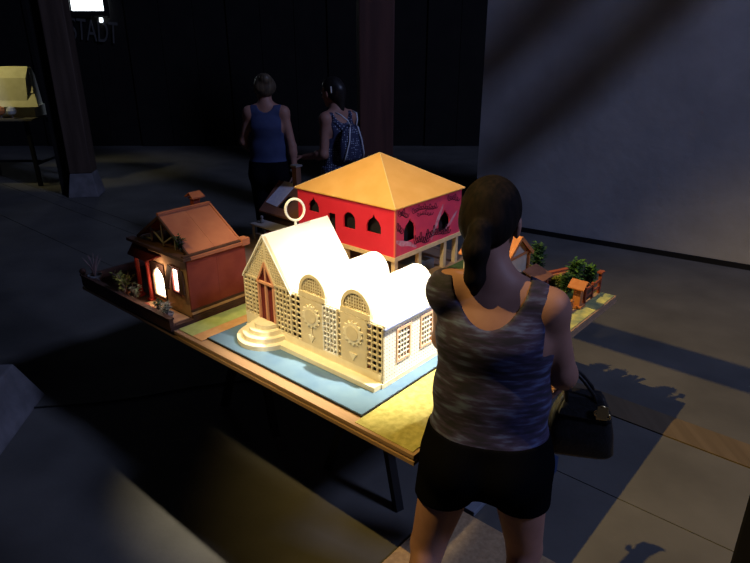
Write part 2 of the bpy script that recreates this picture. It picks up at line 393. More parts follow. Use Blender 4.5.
# nave: gable front with fine mesh, door, steep roof
GA, GC, GZ, GE = .465, .951, .266, .146     # apex z, centre u, eave z, half width
def gz_(u): return GA - (GA - GZ)*abs(u - GC)/GE
mb = N(); step = .0115
k = int(2*GE/step)
for i in range(k + 1):
    u = GC - GE + i*2*GE/k; zt = gz_(u); zb = GZ
    if abs(u - GC) < .052: zb = max(GZ, .352 - abs(u-GC)*1.75)
    if zt - zb > .004: mb.box(FV+.002, FV+.006, u-.0023, u+.0023, zb, zt)
z = GZ
while z < GA - .006:
    hw = GE*(GA - z)/(GA - GZ); dw = (.352 - z)/1.75
    for s in (-1, 1):
        a0 = dw if dw > 0 else 0
        if hw > a0: mb.box(FV+.0025, FV+.0055, *sorted((GC + s*a0, GC + s*hw)), z-.0022, z+.0022)
    z += step
mb.build('gable_mesh', M_tan, ch)
mb = N()
for s in (-1, 1):
    mb.bar((FV+.004, GC, GA-.004), (FV+.004, GC+s*GE, GZ), .012, .012)
    mb.bar((FV+.002, GC, .362), (FV+.002, GC+s*.055, .262), .010, .008)
mb.bar((FV+.004, GC-GE, GZ), (FV+.004, GC-.05, GZ), .009, .007); mb.bar((FV+.004, GC+.05, GZ), (FV+.004, GC+GE, GZ), .009, .007)
mb.bar((FV+.004, GC, .36), (FV+.004, GC, GA), .006, .005)
mb.build('gable_frame', M_tan, ch)
N().box(FV+.02, FV+.026, .80, 1.104, .03, GZ).build('inner_screen', mat('mesh_shade', (.10, .065, .035), rough=.9), ch)  # darkened sheet stands in for shade behind the nave lattice
N().prism([(GC-GE+.01, GZ), (GC+GE-.01, GZ), (GC, GA-.014)], 0, FV+.02, FV+.024).build('gable_backing', MATS['mesh_shade'], ch)  # same painted shade behind the gable mesh
M_door = mat('red_brown_door', (.26, .07, .035), rough=.6); M_doorf = mat('salmon_frame', (.62, .30, .17), rough=.6)
dr = N().box(FV+.006, FV+.012, .905, 1.0, .085, .258).build('door_recess', M_maroon, ch)
for u in (.905, .953, 1.0): N().box(FV-.004, FV+.010, u-.0045, u+.0045, .088, .262).build('door_post', M_doorf, ch)
N().prism([(.998, .262), (.908, .262), (.953, .350)], 0, FV+.006, FV+.010).build('door_tympanum', M_maroon, ch)
mb = N()
for s in (-1, 1): mb.bar((FV-.001, GC, .352), (FV-.001, GC+s*.05, .262), .009, .008)
mb.bar((FV-.002, .90, .260), (FV-.002, 1.006, .260), .010, .010); mb.bar((FV-.001, GC, .26), (FV-.001, GC, .35), .006, .006)
mb.build('door_gable', M_doorf, ch)
rp = [(GC, GA+.006), (GC-GE-.010, GZ-.010), (GC-GE-.010, GZ-.018), (GC, GA-.004), (GC+GE+.003, GZ-.010), (GC+GE+.003, GZ-.002)]
BV = .595
rf = N().prism(rp, 0, FV-.006, BV).build('nave_roof', M_white, ch)
N().prism([(GC-GE, .03), (GC+GE, .03), (GC+GE, GZ), (GC, GA-.005), (GC-GE, GZ)], 0, BV-.012, BV-.004).build('nave_back', M_white, ch)
N().box(FV+.01, BV-.004, 1.094, 1.10, .03, GZ-.012).build('nave_side', M_white, ch)
# vaults on a flat roof
fr_ = N().box(FV+.006, .597, .310, GC-GE-.004, .252, .264).build('flat_roof', M_vault, ch); uv_box(fr_)
VC = ((.678, .077), (.450, .077)); VB = .264
for vi, (uc, hw) in enumerate(VC):
    n = 28; H_ = .096
    pr = [(uc + hw*math.cos(PI*i/n), VB + H_*math.sin(PI*i/n)**.9) for i in range(n+1)]
    inn = [(uc + (hw-.005)*math.cos(PI*i/n), VB - .001 + (H_-.005)*math.sin(PI*i/n)**.9) for i in range(n, -1, -1)]
    vo = N().prism(pr + inn, 0, FV+.012, BV+.012).build('vault_roof', M_vault, ch, recalc=True)
    me = vo.data; uv = me.uv_layers.new(name='UVMap')
    for p in me.polygons:
        for li in p.loop_indices:
            c = me.vertices[me.loops[li].vertex_index].co
            y = c.y + .70 - uc; zz = c.z + Z0 - VB
            uv.data[li].uv = (c.x, math.atan2(zz, y)*hw)
    N().prism([(uc + (hw-.004)*math.cos(PI*i/n), VB + (H_-.004)*math.sin(PI*i/n)**.9) for i in range(n+1)], 0, FV+.016, FV+.022).build('vault_front', M_white, ch)
    N().prism([(uc + (hw-.004)*math.cos(PI*i/n), VB + (H_-.004)*math.sin(PI*i/n)**.9) for i in range(n+1)], 0, BV-.01, BV-.004).build('vault_back', M_white, ch)
    # arched lunette
    ac, az, R = uc, .286, .074
    out = [(ac + R*math.cos(PI*i/20), az + R*1.08*math.sin(PI*i/20)) for i in range(21)]
    r2 = R - .0135; inr = [(ac + r2*math.cos(PI*i/20), az + r2*1.08*math.sin(PI*i/20)) for i in range(20, -1, -1)]
    lo = N().prism(out[:1] + out[1:] + inr, 0, FV+.002, FV+.018).build('lunette_arch', M_tan, ch)
    N().prism([(ac+R, az), (ac+R, VB), (ac-R, VB), (ac-R, az)], 0, FV-.001, FV+.016).build('lunette_sill', M_tan, ch)
    N().prism([(ac + r2*math.cos(PI*i/20), az + r2*1.08*math.sin(PI*i/20)) for i in range(21)], 0, FV+.0155, FV+.0175).build('lunette_back', mat('lunette_brown', (.34, .24, .12), rough=.9), ch)
    mb = N(); st = .0125
    for i in range(-5, 6):
        u = ac + i*st
        if abs(i*st) < r2-.004: mb.box(FV+.006, FV+.009, u-.0022, u+.0022, az, az + 1.08*math.sqrt(r2**2-(i*st)**2))
    for j in range(7):
        zz = j*st
        if zz/1.08 < r2: hw2 = math.sqrt(r2**2-(zz/1.08)**2); mb.box(FV+.0065, FV+.0085, ac-hw2, ac+hw2, az+zz-.002, az+zz+.002)
    mb.build('lunette_lattice', M_tan, ch)
# end wall facing the viewer's right
wins = ((.300, .386), (.445, .528))
hol = [[(a+.006, .093), (b_-.006, .093), (b_-.006, .218), (a+.006, .218)] for a, b_ in wins]
ew = N().panel([(FV, .03), (BV, .03), (BV, .248), (FV, .248)], hol, 1, .315, .323).build('end_wall', M_wallds, ch); uv_box(ew)
N().box(FV+.002, BV+.004, .306, .320, .246, .252).build('eave_line', mat('blue_grey_line', (.20, .24, .42), rough=.7), ch)
N().box(FV+.05, BV-.01, .375, .380, .03, .245).build('inner_shade', mat('inside_shade', (.02, .018, .015), rough=.9), ch)  # dark sheet put in as shade behind the end windows
for a, b_ in wins:
    f = N().panel([(a, .087), (b_, .087), (b_, .226), (a, .226)], [[(a+.009, .096), (b_-.009, .096), (b_-.009, .216), (a+.009, .216)]], 1, .311, .322).build('window_frame', mat('peach_frame', (.72, .46, .32), rough=.6), ch)
    mb = MB((0, 0, 0)); mb.b = Vector((.42, .70, Z0))
    for i in range(1, 4): x = lerp(a+.009, b_-.009, i/4); mb.box(x-.0019, x+.0019, .313, .318, .094, .218)
    for j in range(1, 6): z = lerp(.096, .216, j/6); mb.box(a+.008, b_-.008, .3135, .3175, z-.0019, z+.0019)
    mb.build('window_grid', M_white, f)
# ring on the ridge
mb = N(); RZ = GA + .006
mb.cyl(.405, GC, RZ-.006, RZ+.022, .006, .005, 10); mb.build('ring_stem', M_white, ch)
mb = N(); mb.tube([(.405 + .029*math.cos(2*PI*i/32), GC - .026*math.cos(2*PI*i/32), RZ + .066 + .046*math.sin(2*PI*i/32)) for i in range(32)], .0055, 8, closed=True)
mb.build('ridge_ring', M_white, ch, smooth=True)

# ================================================================== RED HOUSE ON STILTS
rh, N = tthing('red_house_model', 1.28, 1.23, 0, label='bright red house model on stilts with a gold pyramid roof', cat='model')
V0, V1, U0, U1 = .990, 1.575, .885, 1.580; HB, HT = .178, .432
fw = [arch(1.455, .312, .395, .040), arch(1.318, .205, .330, .026, 'rect'), arch(1.190, .270, .358, .042, 'round'), arch(1.022, .280, .378, .048)]
f1 = N().panel([(U0, HB), (U1, HB), (U1, HT), (U0, HT)], fw, 0, V0, V0+.010).build('front_wall', M_red, rh)
sw = [arch(1.112, .235, .360, .048), arch(1.418, .222, .342, .054)]
f2 = N().panel([(V0+.0105, HB), (V1, HB), (V1, HT), (V0+.0105, HT)], sw, 1, U0+.0005, U0+.0105).build('side_wall', M_mag, rh)
N().box(V1-.010, V1, U0+.011, U1, HB, HT).build('back_wall', M_red, rh)
N().box(V0+.011, V1-.011, U1-.010, U1, HB, HT).build('far_side_wall', M_red, rh)
N().box(V0-.006, V1+.01, U0-.006, U1+.006, HB-.022, HB).build('floor_slab', M_pale, rh)
N().box(V0-.002, V0+.010, U0-.003, U0+.004, HB, HT).build('corner_bead', mat('salmon_bead', (.75, .16, .10)), rh)
for v in (1.01, 1.21, 1.44, 1.555):
    for u in (.90, 1.23, 1.56): N().box(v-.012, v+.012, u-.012, u+.012, 0, HB-.022).build('stilt', M_pale, rh)
mb = N(); ap = (1.283, 1.232, .622); e = .012
cs = [(V0-e, U0-e, HT), (V1+e, U0-e, HT), (V1+e, U1+e, HT), (V0-e, U1+e, HT)]
lo_ = [(c[0], c[1], HT-.006) for c in cs]
for i in range(4):
    j = (i+1) % 4
    N().add([cs[i], cs[j], ap, lo_[i], lo_[j]], [(0, 1, 2), (3, 4, 1, 0)]).build('roof_slope', M_gold, rh, recalc=True)
    N().bar(cs[i], ap, .005, .004).build('roof_seam', M_goldseam, rh)
N().add(lo_, [(0, 1, 2, 3)]).build('ceiling_board', M_pale, rh)
N().box(V0+.045, V1-.013, U0+.045, U1-.013, HB+.002, HT-.008).build('interior_shade', mat('inside_shade', (.02, .018, .015), rough=.9), rh)  # dark box added so the window openings look shaded inside
# pale brush streaks and black scrawl on the magenta side wall
def ribbon(pts, wdt, m, name, parent, u):
    mb = N(); L, Rr = [], []
    for i, p in enumerate(pts):
        a = Vector(pts[max(i-1, 0)]); b_ = Vector(pts[min(i+1, len(pts)-1)]); t = (b_-a).normalized(); n_ = Vector((-t.y, t.x))
        ww = wdt[i] if isinstance(wdt, list) else wdt
        L.append((p[0]+n_.x*ww/2, u, p[1]+n_.y*ww/2)); Rr.append((p[0]-n_.x*ww/2, u, p[1]-n_.y*ww/2))
    vs = L + Rr; n = len(L); fs = [(i, i+1, n+i+1, n+i) for i in range(n-1)]
    vs += [(x_, y_+.0006, z_) for x_, y_, z_ in vs]
    fs += [tuple(k+2*n for k in reversed(f)) for f in fs]
    mb.add(vs, fs); return mb.build(name, m, parent, recalc=False)
uS = U0 - .0006
ribbon([(.995, .262), (1.05, .238), (1.11, .222), (1.17, .190)], [.012, .030, .022, .012], M_pink, 'paint_streak', f2, uS)
ribbon([(1.30, .195), (1.335, .26), (1.365, .31), (1.40, .372)], [.008, .022, .026, .008], M_pink, 'paint_streak', f2, uS)
ribbon([(1.42, .222), (1.47, .25), (1.51, .285), (1.54, .31)], [.006, .020, .018, .006], M_pink, 'paint_streak', f2, uS)
random.seed(3)
def scrawl(v0, v1, z, h, n, wd):
    pts = []
    for i in range(n*6+1):
        t = i/(n*6); a = 2*PI*t*n
        hh = h*(1.0 if (int(t*n) % 3) else 1.7)
        pts.append((lerp(v0, v1, t) + .012*math.cos(a), z + .06*0 + hh*.5*(1+math.sin(a)) + .01*math.sin(t*5)))
    ribbon(pts, wd, M_ink, 'scrawl', f2, uS - .0006)
scrawl(1.15, 1.27, .200, .034, 7, .005); scrawl(1.26, 1.47, .205, .036, 11, .0055); scrawl(1.02, 1.09, .375, .022, 6, .003)
scrawl(1.13, 1.34, .372, .018, 13, .0028); scrawl(1.17, 1.30, .345, .014, 6, .0025); scrawl(1.44, 1.55, .372, .022, 5, .004); scrawl(1.01, 1.05, .30, .03, 3, .0045)
# timber offcuts by the stilts
for i, (v, u, L, a) in enumerate(((1.50, .78, .20, .2), (1.53, .74, .18, .05), (1.47, .73, .16, .35))):
    o, N2 = tthing('wood_offcut', v, u, .003, label=('lowest of three orange sticks beside the red house stilts', 'middle of three orange sticks beside the red house stilts', 'topmost of three orange sticks beside the red house stilts')[i], cat='stick', group='sticks beside the red house')
    N2().bar((v - L/2*math.cos(a), u - L/2*math.sin(a), .010 + .012*i), (v + L/2*math.cos(a), u + L/2*math.sin(a), .010 + .012*i), .014, .011).build('stick', M_orange, o)
o, N2 = tthing('stone_trough', 1.30, .98, 0, label='grey-green trough under the red house', cat='trough')
N2().panel([(1.20, .93), (1.40, .93), (1.40, 1.04), (1.20, 1.04)], [[(1.212, .942), (1.388, .942), (1.388, 1.028), (1.212, 1.028)]], 2, 0, .055).build('rim', M_grey, o)
N2().box(1.205, 1.395, .935, 1.035, 0, .03).build('fill', M_succ, o)

# ================================================================== RED-BROWN HOUSE WITH LIT DOOR
lh, N = tthing('brown_house_model', .26, 1.60, 0, label='red-brown house model with a glowing doorway and orange gable roof', cat='model')
a0, a1, b0, b1 = .112, .432, 1.350, 1.800; hw_ = .295
N().box(-.012, .470, 1.335, 2.165, .0, .018).build('base', M_brown, lh)
for i, (z, o_, m) in enumerate(((.018, .012, M_brown), (.034, .007, M_ochre), (.046, .004, M_brown))):
    N().box(a0-.004, a1+.006, b0-o_, b0+.004, z, z+.012).build('plinth_band', m, lh)
# right wall in two panels
N().box(a0, .268, b0, b0+.010, .05, hw_).build('side_panel', M_brick, lh)
N().box(.2695, a1, b0+.001, b0+.010, .05, hw_).build('side_panel', M_brick, lh)
N().box(a1-.01, a1, b0+.011, b1, .018, hw_).build('back_wall', M_brick, lh)
N().box(a0+.06, a1-.011, b1-.010, b1, .018, hw_).build('far_wall', M_brick, lh)
doorp = arch(1.600, .058, .214, .046, 'point')
winp = arch(1.446, .122, .232, .031, 'rect')
N().panel([(b0+.0105, .018), (1.668, .018), (1.668, hw_), (b0+.0105, hw_)], [doorp, winp], 0, a0, a0+.010).build('front_wall', M_ochre, lh)
N().panel([(1.668, .018), (b1, .018), (b1, hw_), (1.668, hw_)], [arch(1.722, .145, .192, .026, 'rect')], 0, a0+.07, a0+.08).build('porch_wall', M_maroon, lh)
N().box(a0+.010, a0+.08, 1.662, 1.668, .018, hw_).build('porch_return', M_maroon, lh)
N().panel([(1.545, .045), (1.655, .045), (1.655, .228), (1.545, .228)], [arch(1.600, .058, .214, .046)], 0, a0-.006, a0).build('door_frame', M_brown, lh)
N().panel([(1.407, .110), (1.485, .110), (1.485, .244), (1.407, .244)], [winp], 0, a0-.006, a0).build('window_frame', M_maroon, lh)
N().prism(arch(1.600, .058, .214, .046), 0, a0+.006, a0+.009).build('lit_doorway', M_litw, lh)
N().prism(winp, 0, a0+.005, a0+.009).build('lit_window', M_litp, lh)
N().prism(arch(1.722, .145, .192, .026, 'rect'), 0, a0+.074, a0+.079).build('lit_window', M_lity, lh)
for s in (-1, 1):
    N().bar((a0-.005, 1.446+s*.040, .237), (a0-.020, 1.446+s*.062, .130), .004, .040, up=(0, 1, 0)).build('shutter', M_brown, lh)
for u in (1.672, 1.770):
    mb = N(); mb.cyl(a0-.012, u, .018, .236, .011, .010, 12); mb.build('porch_pillar', M_redpaint, lh)
    N().box(a0-.028, a0+.004, u-.016, u+.016, .018, .032).build('pillar_base', M_redpaint, lh)
N().add([(a0-.030, 1.645, .232), (a0-.030, 1.815, .232), (a0+.012, 1.815, .290), (a0+.012, 1.52, .290),
         (a0-.030, 1.645, .226), (a0-.030, 1.815, .226), (a0+.012, 1.815, .282), (a0+.012, 1.52, .282)],
        [(0, 1, 2, 3), (7, 6, 5, 4), (0, 4, 5, 1), (1, 5, 6, 2), (2, 6, 7, 3), (3, 7, 4, 0)]).build('porch_roof', M_maroon, lh)
# cornice
N().box(a0-.022, a0+.016, b0-.014, b1+.02, hw_, hw_+.014).build('cornice', M_brown, lh)
N().box(a0+.0165, a1+.014, b0-.014, b0+.022, hw_, hw_+.014).build('cornice', M_terra, lh)
N().box(a0-.016, a1+.008, b0-.006, b0+.012, hw_+.014, hw_+.022).build('cornice_strip', M_brown, lh)
N().box(a0+.02, a1+.01, b0+.024, b1+.014, hw_-.008, hw_+.006).build('attic_floor', M_brown, lh)
N().box(a1-.025, a1+.018, b0-.018, b0+.03, hw_-.004, hw_+.028).build('corner_block', M_terra, lh)
RC, RZ2 = 1.575, .455
for s, nm in ((-1, 'roof_slope'), (1, 'roof_slope')):
    ue = RC + s*.215
    for p_, (x0, x1) in enumerate(((.135, .270), (.271, .408))):
        q = [(x0, RC, RZ2), (x1, RC, RZ2), (x1, ue, hw_+.024), (x0, ue, hw_+.024)]
        N().add(q + [(x_, y_, z_-.007) for x_, y_, z_ in q], [(0, 1, 2, 3), (7, 6, 5, 4), (0, 4, 5, 1), (1, 5, 6, 2), (2, 6, 7, 3), (3, 7, 4, 0)]).build(nm, M_terra, lh)
N().bar((.130, RC, RZ2+.004), (.412, RC, RZ2+.004), .016, .012).build('ridge_board', M_terra, lh)
N().bar((.410, RC, RZ2), (.410, RC-.215, hw_+.022), .008, .014).build('verge_board', M_terra, lh)
mb = N()
for s in (-1, 1): mb.bar((.133, RC, RZ2-.010), (.133, RC+s*.212, hw_+.018), .010, .012)
mb.build('gable_rafter', M_brown, lh)
M_truss = mat('pale_truss', (.30, .28, .26), rough=.7)
for k, (p, q) in enumerate((((RC, hw_+.014), (RC, RZ2-.02)), ((RC, .32), (RC+.10, .378)), ((RC, .32), (RC-.10, .378)), ((RC+.10, hw_+.014), (RC+.10, .375)), ((RC-.10, hw_+.014), (RC-.10, .375)), ((RC+.10, .32), (RC+.17, .318)))):
    N().bar((.143, p[0], p[1]), (.143, q[0], q[1]), .006, .006).build('truss_strut', M_truss, lh)
mb = N(); mb.box(.345, .380, 1.605, 1.636, .38, .482); mb.build('chimney_stack', M_brick, lh)
N().box(.340, .386, 1.600, 1.642, .482, .488).build('chimney_collar', M_terra, lh)
for s in (-1, 1): N().add([(.332, 1.621, .516), (.394, 1.621, .516), (.398, 1.621+s*.034, .494), (.328, 1.621+s*.034, .494), (.332, 1.621, .510), (.394, 1.621, .510), (.398, 1.621+s*.034, .488), (.328, 1.621+s*.034, .488)],
        [(0, 1, 2, 3), (7, 6, 5, 4), (0, 4, 5, 1), (1, 5, 6, 2), (2, 6, 7, 3), (3, 7, 4, 0)]).build('chimney_cap', M_terra, lh)
bl = N(); bl.lathe(a0-.004, 1.690, [(.001, .236), (.005, .238), (.007, .243), (.005, .248), (.001, .250)], 10)
bl.build('added_bulb', mat('added_bulb', (.9, .8, .6), emit=((1.0, .75, .45), 6.0)), lh, smooth=True)  # unseen bulb, added to go with the porch fill
light('porch_fill', 'POINT', W(a0-.035, 1.56, .215), W(a0, 1.5, 0), .22, (1.0, .66, .42), shadow_soft_size=.012)  # added fill that brightens the house front, no visible source
# terrace parapet along the front
tw = lh
N().box(-.012, .006, 1.340, 2.165, .018, .052).build('parapet', M_brown, tw)
N().box(-.016, .010, 1.336, 2.169, .052, .060).build('parapet_cap', M_brown, tw)
N().box(.007, .46, 2.147, 2.165, .018, .052).build('parapet', M_brown, tw)
N().lathe(-.003, 2.156, [(.001, .060), (.012, .064), (.018, .076), (.012, .089), (.001, .093)], 12).build('parapet_ball', M_brown, tw, smooth=True)
N().box(.02, .10, 1.36, 1.66, .018, .022).build('terrace_paving', M_ochre, tw)

# ------------------------------------------------------------------ plants
def leaf_mesh(mb, c, d_, L, wd, n_):
    d_ = Vector(d_).normalized(); s_ = d_.cross(Vector(n_)).normalized(); up = s_.cross(d_)
    c = Vector(c)
    mb.add([c, c + d_*L*.5 + s_*wd/2 + up*L*.08, c + d_*L, c + d_*L*.5 - s_*wd/2 + up*L*.08], [(0, 1, 2, 3)])
def pot(N, v, u, z, r, h, m, parent):
    N().lathe(v, u, [(r*.7, z), (r, z+h*.85), (r*1.12, z+h*.85), (r*1.12, z+h), (r*.9, z+h), (r*.85, z+h*.8)], 14).build('pot', m, parent)
def plant(name, v, u, z, h, sp, nst, nlf, lf, m, label, cat='plant', group=None, potm=None, pr=.02, ph=.03, shape='bush', stem=M_twig):
    o, N = tthing(name, v, u, z, label=label, cat=cat, group=group)
    zz = z
    if potm: pot(N, v, u, z, pr, ph, potm, o); zz = z + ph*.8
    sm = N(); lm = N()
    for i in range(nst):
        a = random.uniform(0, 2*PI); rr = sp*random.uniform(.3, 1); top = Vector((v + rr*math.cos(a), u + rr*math.sin(a), zz + h*random.uniform(.65, 1)))
        if shape == 'tree': top = Vector((v + .3*rr*math.cos(a), u + .3*rr*math.sin(a), zz + h*random.uniform(.9, 1)))
        b_ = Vector((v, u, zz)); mid = (b_ + top)/2 + Vector((-.1*rr*math.cos(a), -.1*rr*math.sin(a), .06*h))
        sm.tube([b_, mid, top], [.0026, .002, .0012], 5)
        for k in range(nlf):
            t = random.uniform(.25, 1.0); p = b_.lerp(mid, t*2) if t < .5 else mid.lerp(top, t*2-1)
            if shape == 'tree': p = p + Vector((random.uniform(-1, 1), random.uniform(-1, 1), random.uniform(-.5, .5)))*sp*(1.15 - .6*t)*.7
            aa = random.uniform(0, 2*PI); dd = Vector((math.cos(aa), math.sin(aa), random.uniform(-.2, .9)))
            leaf_mesh(lm, p, dd, lf*random.uniform(.7, 1.2), lf*.42, (0, 0, 1) if abs(dd.z) < .8 else (1, 0, 0))
    sm.build('stem', stem, o)
    if nlf: lm.build('foliage', m, o, recalc=False)
    return o
plant('potted_dry_shrub', .025, 2.085, .018, .12, .055, 12, 0, 0, M_twig, 'leafless grey twiggy shrub in a grey pot at the terrace end', potm=M_grey, pr=.032, ph=.05)
plant('potted_bush', .032, 1.800, .018, .105, .05, 10, 12, .030, M_leafy, 'yellowish leafy bush in a terracotta pot on the terrace', potm=M_terra, pr=.026, ph=.036)
plant('potted_bush', .040, 1.725, .018, .085, .04, 9, 12, .024, M_succ, 'grey-green bush between the yellow bush and the red porch pillar')
plant('potted_succulent', .028, 1.420, .018, .060, .034, 11, 12, .020, M_succ, 'grey-green succulent clump in a dark pot below the pink lit window', potm=M_grey, pr=.026, ph=.032)
plant('potted_succulent', .034, 1.500, .018, .050, .032, 9, 10, .018, M_leafd, 'small dark plant in a brown pot right of the glowing doorway', potm=M_brown, pr=.022, ph=.026)
plant('rooftop_shrub', .128, 1.410, hw_+.022, .075, .024, 10, 16, .018, M_leafd, 'dark green shrub on the corner of the brown house roof')
for i, (v, u) in enumerate(((.036, 1.62), (.03, 1.56))):
    o, N2 = tthing('terrace_stone', v, u, .022, label=('reddish stone in front of the glowing doorway, left one', 'reddish stone in front of the glowing doorway, right one')[i], cat='stone')
    N2().lathe(v, u, [(.012, .022), (.020, .027), (.016, .036), (.005, .040)], 9).build('stone', M_brick, o)

# ================================================================== DARK BROWN HOUSE AT THE BACK
bh, N = tthing('small_house_model', 1.33, 1.95, 0, label='dark brown house model with a pale paper on its roof', cat='model')
c0, c1, d0, d1 = 1.215, 1.50, 1.74, 2.155
N().box(c0, c1, d0, d1, 0, .165).build('walls', M_brown, bh)
for s, ve in ((-1, c0-.03), (1, c1+.03)):
    q = [(1.37, d0-.02, .315), (1.37, d1+.025, .315), (ve, d1+.025, .150), (ve, d0-.02, .150)]
    N().add(q + [(x_, y_, z_-.012) for x_, y_, z_ in q], [(0, 1, 2, 3), (7, 6, 5, 4), (0, 4, 5, 1), (1, 5, 6, 2), (2, 6, 7, 3), (3, 7, 4, 0)]).build('roof_slope', mat('brown_roof', (.20, .085, .055), (.25, .11, .07), 15), bh)
def onroof(v, u, off): return (v, u, .150 + (v - (c0-.03))*(.165/(1.37-c0+.03)) + off)
q = [(1.235, 2.165), (1.37, 2.125), (1.365, 2.005), (1.225, 2.045)]
N().add([onroof(a, b_, .004) for a, b_ in q] + [onroof(a, b_, .0015) for a, b_ in q], [(0, 1, 2, 3), (7, 6, 5, 4), (0, 4, 5, 1), (1, 5, 6, 2), (2, 6, 7, 3), (3, 7, 4, 0)]).build('paper_sheet', M_paper, bh)
q = [(1.225, 2.025), (1.290, 2.000), (1.290, 1.945), (1.225, 1.970)]
N().add([onroof(a, b_, .007) for a, b_ in q] + [onroof(a, b_, .0015) for a, b_ in q], [(0, 1, 2, 3), (7, 6, 5, 4), (0, 4, 5, 1), (1, 5, 6, 2), (2, 6, 7, 3), (3, 7, 4, 0)]).build('roof_hatch', M_black, bh)
N().box(1.35, 1.39, 1.985, 2.025, .27, .43).build('chimney', M_timber, bh)
N().box(1.342, 1.398, 1.977, 2.033, .43, .44).build('chimney_cap', M_grey, bh)
for u in (2.10, 1.87):
    for v in (1.07, 1.15): N().box(v-.006, v+.006, u-.006, u+.006, 0, .095).build('porch_post', M_truss, bh)
N().box(1.055, 1.165, 1.855, 2.115, .095, .104).build('porch_top', mat('porch_grey', (.34, .30, .26)), bh)
N().box(1.10, 1.15, 1.97, 2.02, 0, .06).build('porch_door', M_redpaint, bh)
o, N2 = tthing('small_figurine', 1.11, 2.06, .104, label='tiny grey bird-like figurine on the porch of the dark brown house', cat='figurine')
N2().lathe(1.11, 2.06, [(.010, .104), (.014, .112), (.011, .126), (.006, .134), (.010, .142), (.008, .150), (.001, .154)], 10).build('body', M_grey, o, smooth=True)
N2().bar((1.11, 2.06, .122), (1.105, 2.095, .114), .010, .006).build('tail', M_grey, o)
N2().bar((1.11, 2.055, .144), (1.102, 2.040, .142), .004, .003).build('beak', M_truss, o)

# ================================================================== GARDEN CORNER
gh, N = tthing('garden_house_model', 1.36, .52, .003, label='pale gabled wooden house with orange trim in the garden corner', cat='model')
g0, g1, h0, h1, gc = 1.245, 1.475, .405, .640, 1.36
N().prism([(g0, .003), (g1, .003), (g1, .200), (gc, .292), (g0, .200)], 1, h0, h1).build('walls', mat('pale_wall', (.50, .42, .32), (.56, .48, .37), 30), gh)
for s in (-1, 1):
    ve = gc + s*.135
    q = [(gc, h0-.02, .304), (gc, h1+.02, .304), (ve, h1+.02, .196), (ve, h0-.02, .196)]
    N().add(q + [(x_, y_, z_-.008) for x_, y_, z_ in q], [(0, 1, 2, 3), (7, 6, 5, 4), (0, 4, 5, 1), (1, 5, 6, 2), (2, 6, 7, 3), (3, 7, 4, 0)]).build('roof_slope', M_orange, gh)
    N().bar((gc, h0-.018, .296), (ve, h0-.018, .188), .006, .018).build('barge_board', M_orange, gh)
N().bar((g0, h0-.006, .200), (g1, h0-.006, .200), .008, .010).build('tie_beam', M_orange, gh)
for v in (g0+.005, g1-.005): N().box(v-.006, v+.006, h0-.014, h0-.002, .003, .198).build('corner_post', M_orange, gh)
N().box(1.30, 1.35, h0-.003, h0, .003, .13).build('door', M_redwood, gh)
kn, N = tthing('kennel_model', 1.46, .335, .003, label='small brown shed with a sloping roof in front of the garden house', cat='shed')
N().panel([(1.405, .003), (1.515, .003), (1.515, .085), (1.405, .085)], [arch(1.48, .012, .068, .018, 'round')], 1, .298, .304).build('front', M_redwood, kn)
N().box(1.405, 1.515, .3045, .375, .003, .085).build('body', M_brown, kn)
q = [(1.39, .28, .082), (1.53, .28, .082), (1.53, .382, .120), (1.39, .382, .120)]
N().add(q + [(x_, y_, z_-.006) for x_, y_, z_ in q], [(0, 1, 2, 3), (7, 6, 5, 4), (0, 4, 5, 1), (1, 5, 6, 2), (2, 6, 7, 3), (3, 7, 4, 0)]).build('roof', mat('brown_shed_roof', (.14, .06, .04), (.18, .08, .055), 30), kn)
# bench / plank stack
for i, (v, u, z) in enumerate(((1.66, .315, .03), (1.67, .345, .043), (1.655, .325, .056), (1.690, .277, .03), (1.665, .33, .069))):
    o, N2 = tthing('stacked_plank', v, u, .003, label=('reddish plank at the bottom of the little stack, nearest the shed', 'reddish plank second up in the little garden stack', 'pale-topped plank in the middle of the little garden stack', 'reddish plank at the bottom of the little stack, nearest the table edge', 'topmost plank of the little garden stack')[i], cat='plank', group='plank stack in the garden')
    N2().bar((v-.075, u + .03, z - .02), (v+.075, u - .03, z - .02), .022, .012).build('plank', (M_redwood, M_brown, M_orange, M_redwood, M_redwood)[i], o)
# bird-table column
bc, N = tthing('gate_column', 1.405, .092, .004, label='orange column with a sloping cap beside the mossy strip', cat='column')
N().box(1.388, 1.422, .075, .110, .016, .112).build('shaft', M_orange, bc)
N().box(1.378, 1.436, .064, .120, .004, .016).build('foot', M_orange, bc)
for s in (-1, 1):
    q = [(1.405, .052, .142), (1.405, .132, .142), (1.405 + s*.045, .132, .112), (1.405 + s*.045, .052, .112)]
    N().add(q + [(x_, y_, z_-.005) for x_, y_, z_ in q], [(0, 1, 2, 3), (7, 6, 5, 4), (0, 4, 5, 1), (1, 5, 6, 2), (2, 6, 7, 3), (3, 7, 4, 0)]).build('cap', M_orange, bc)
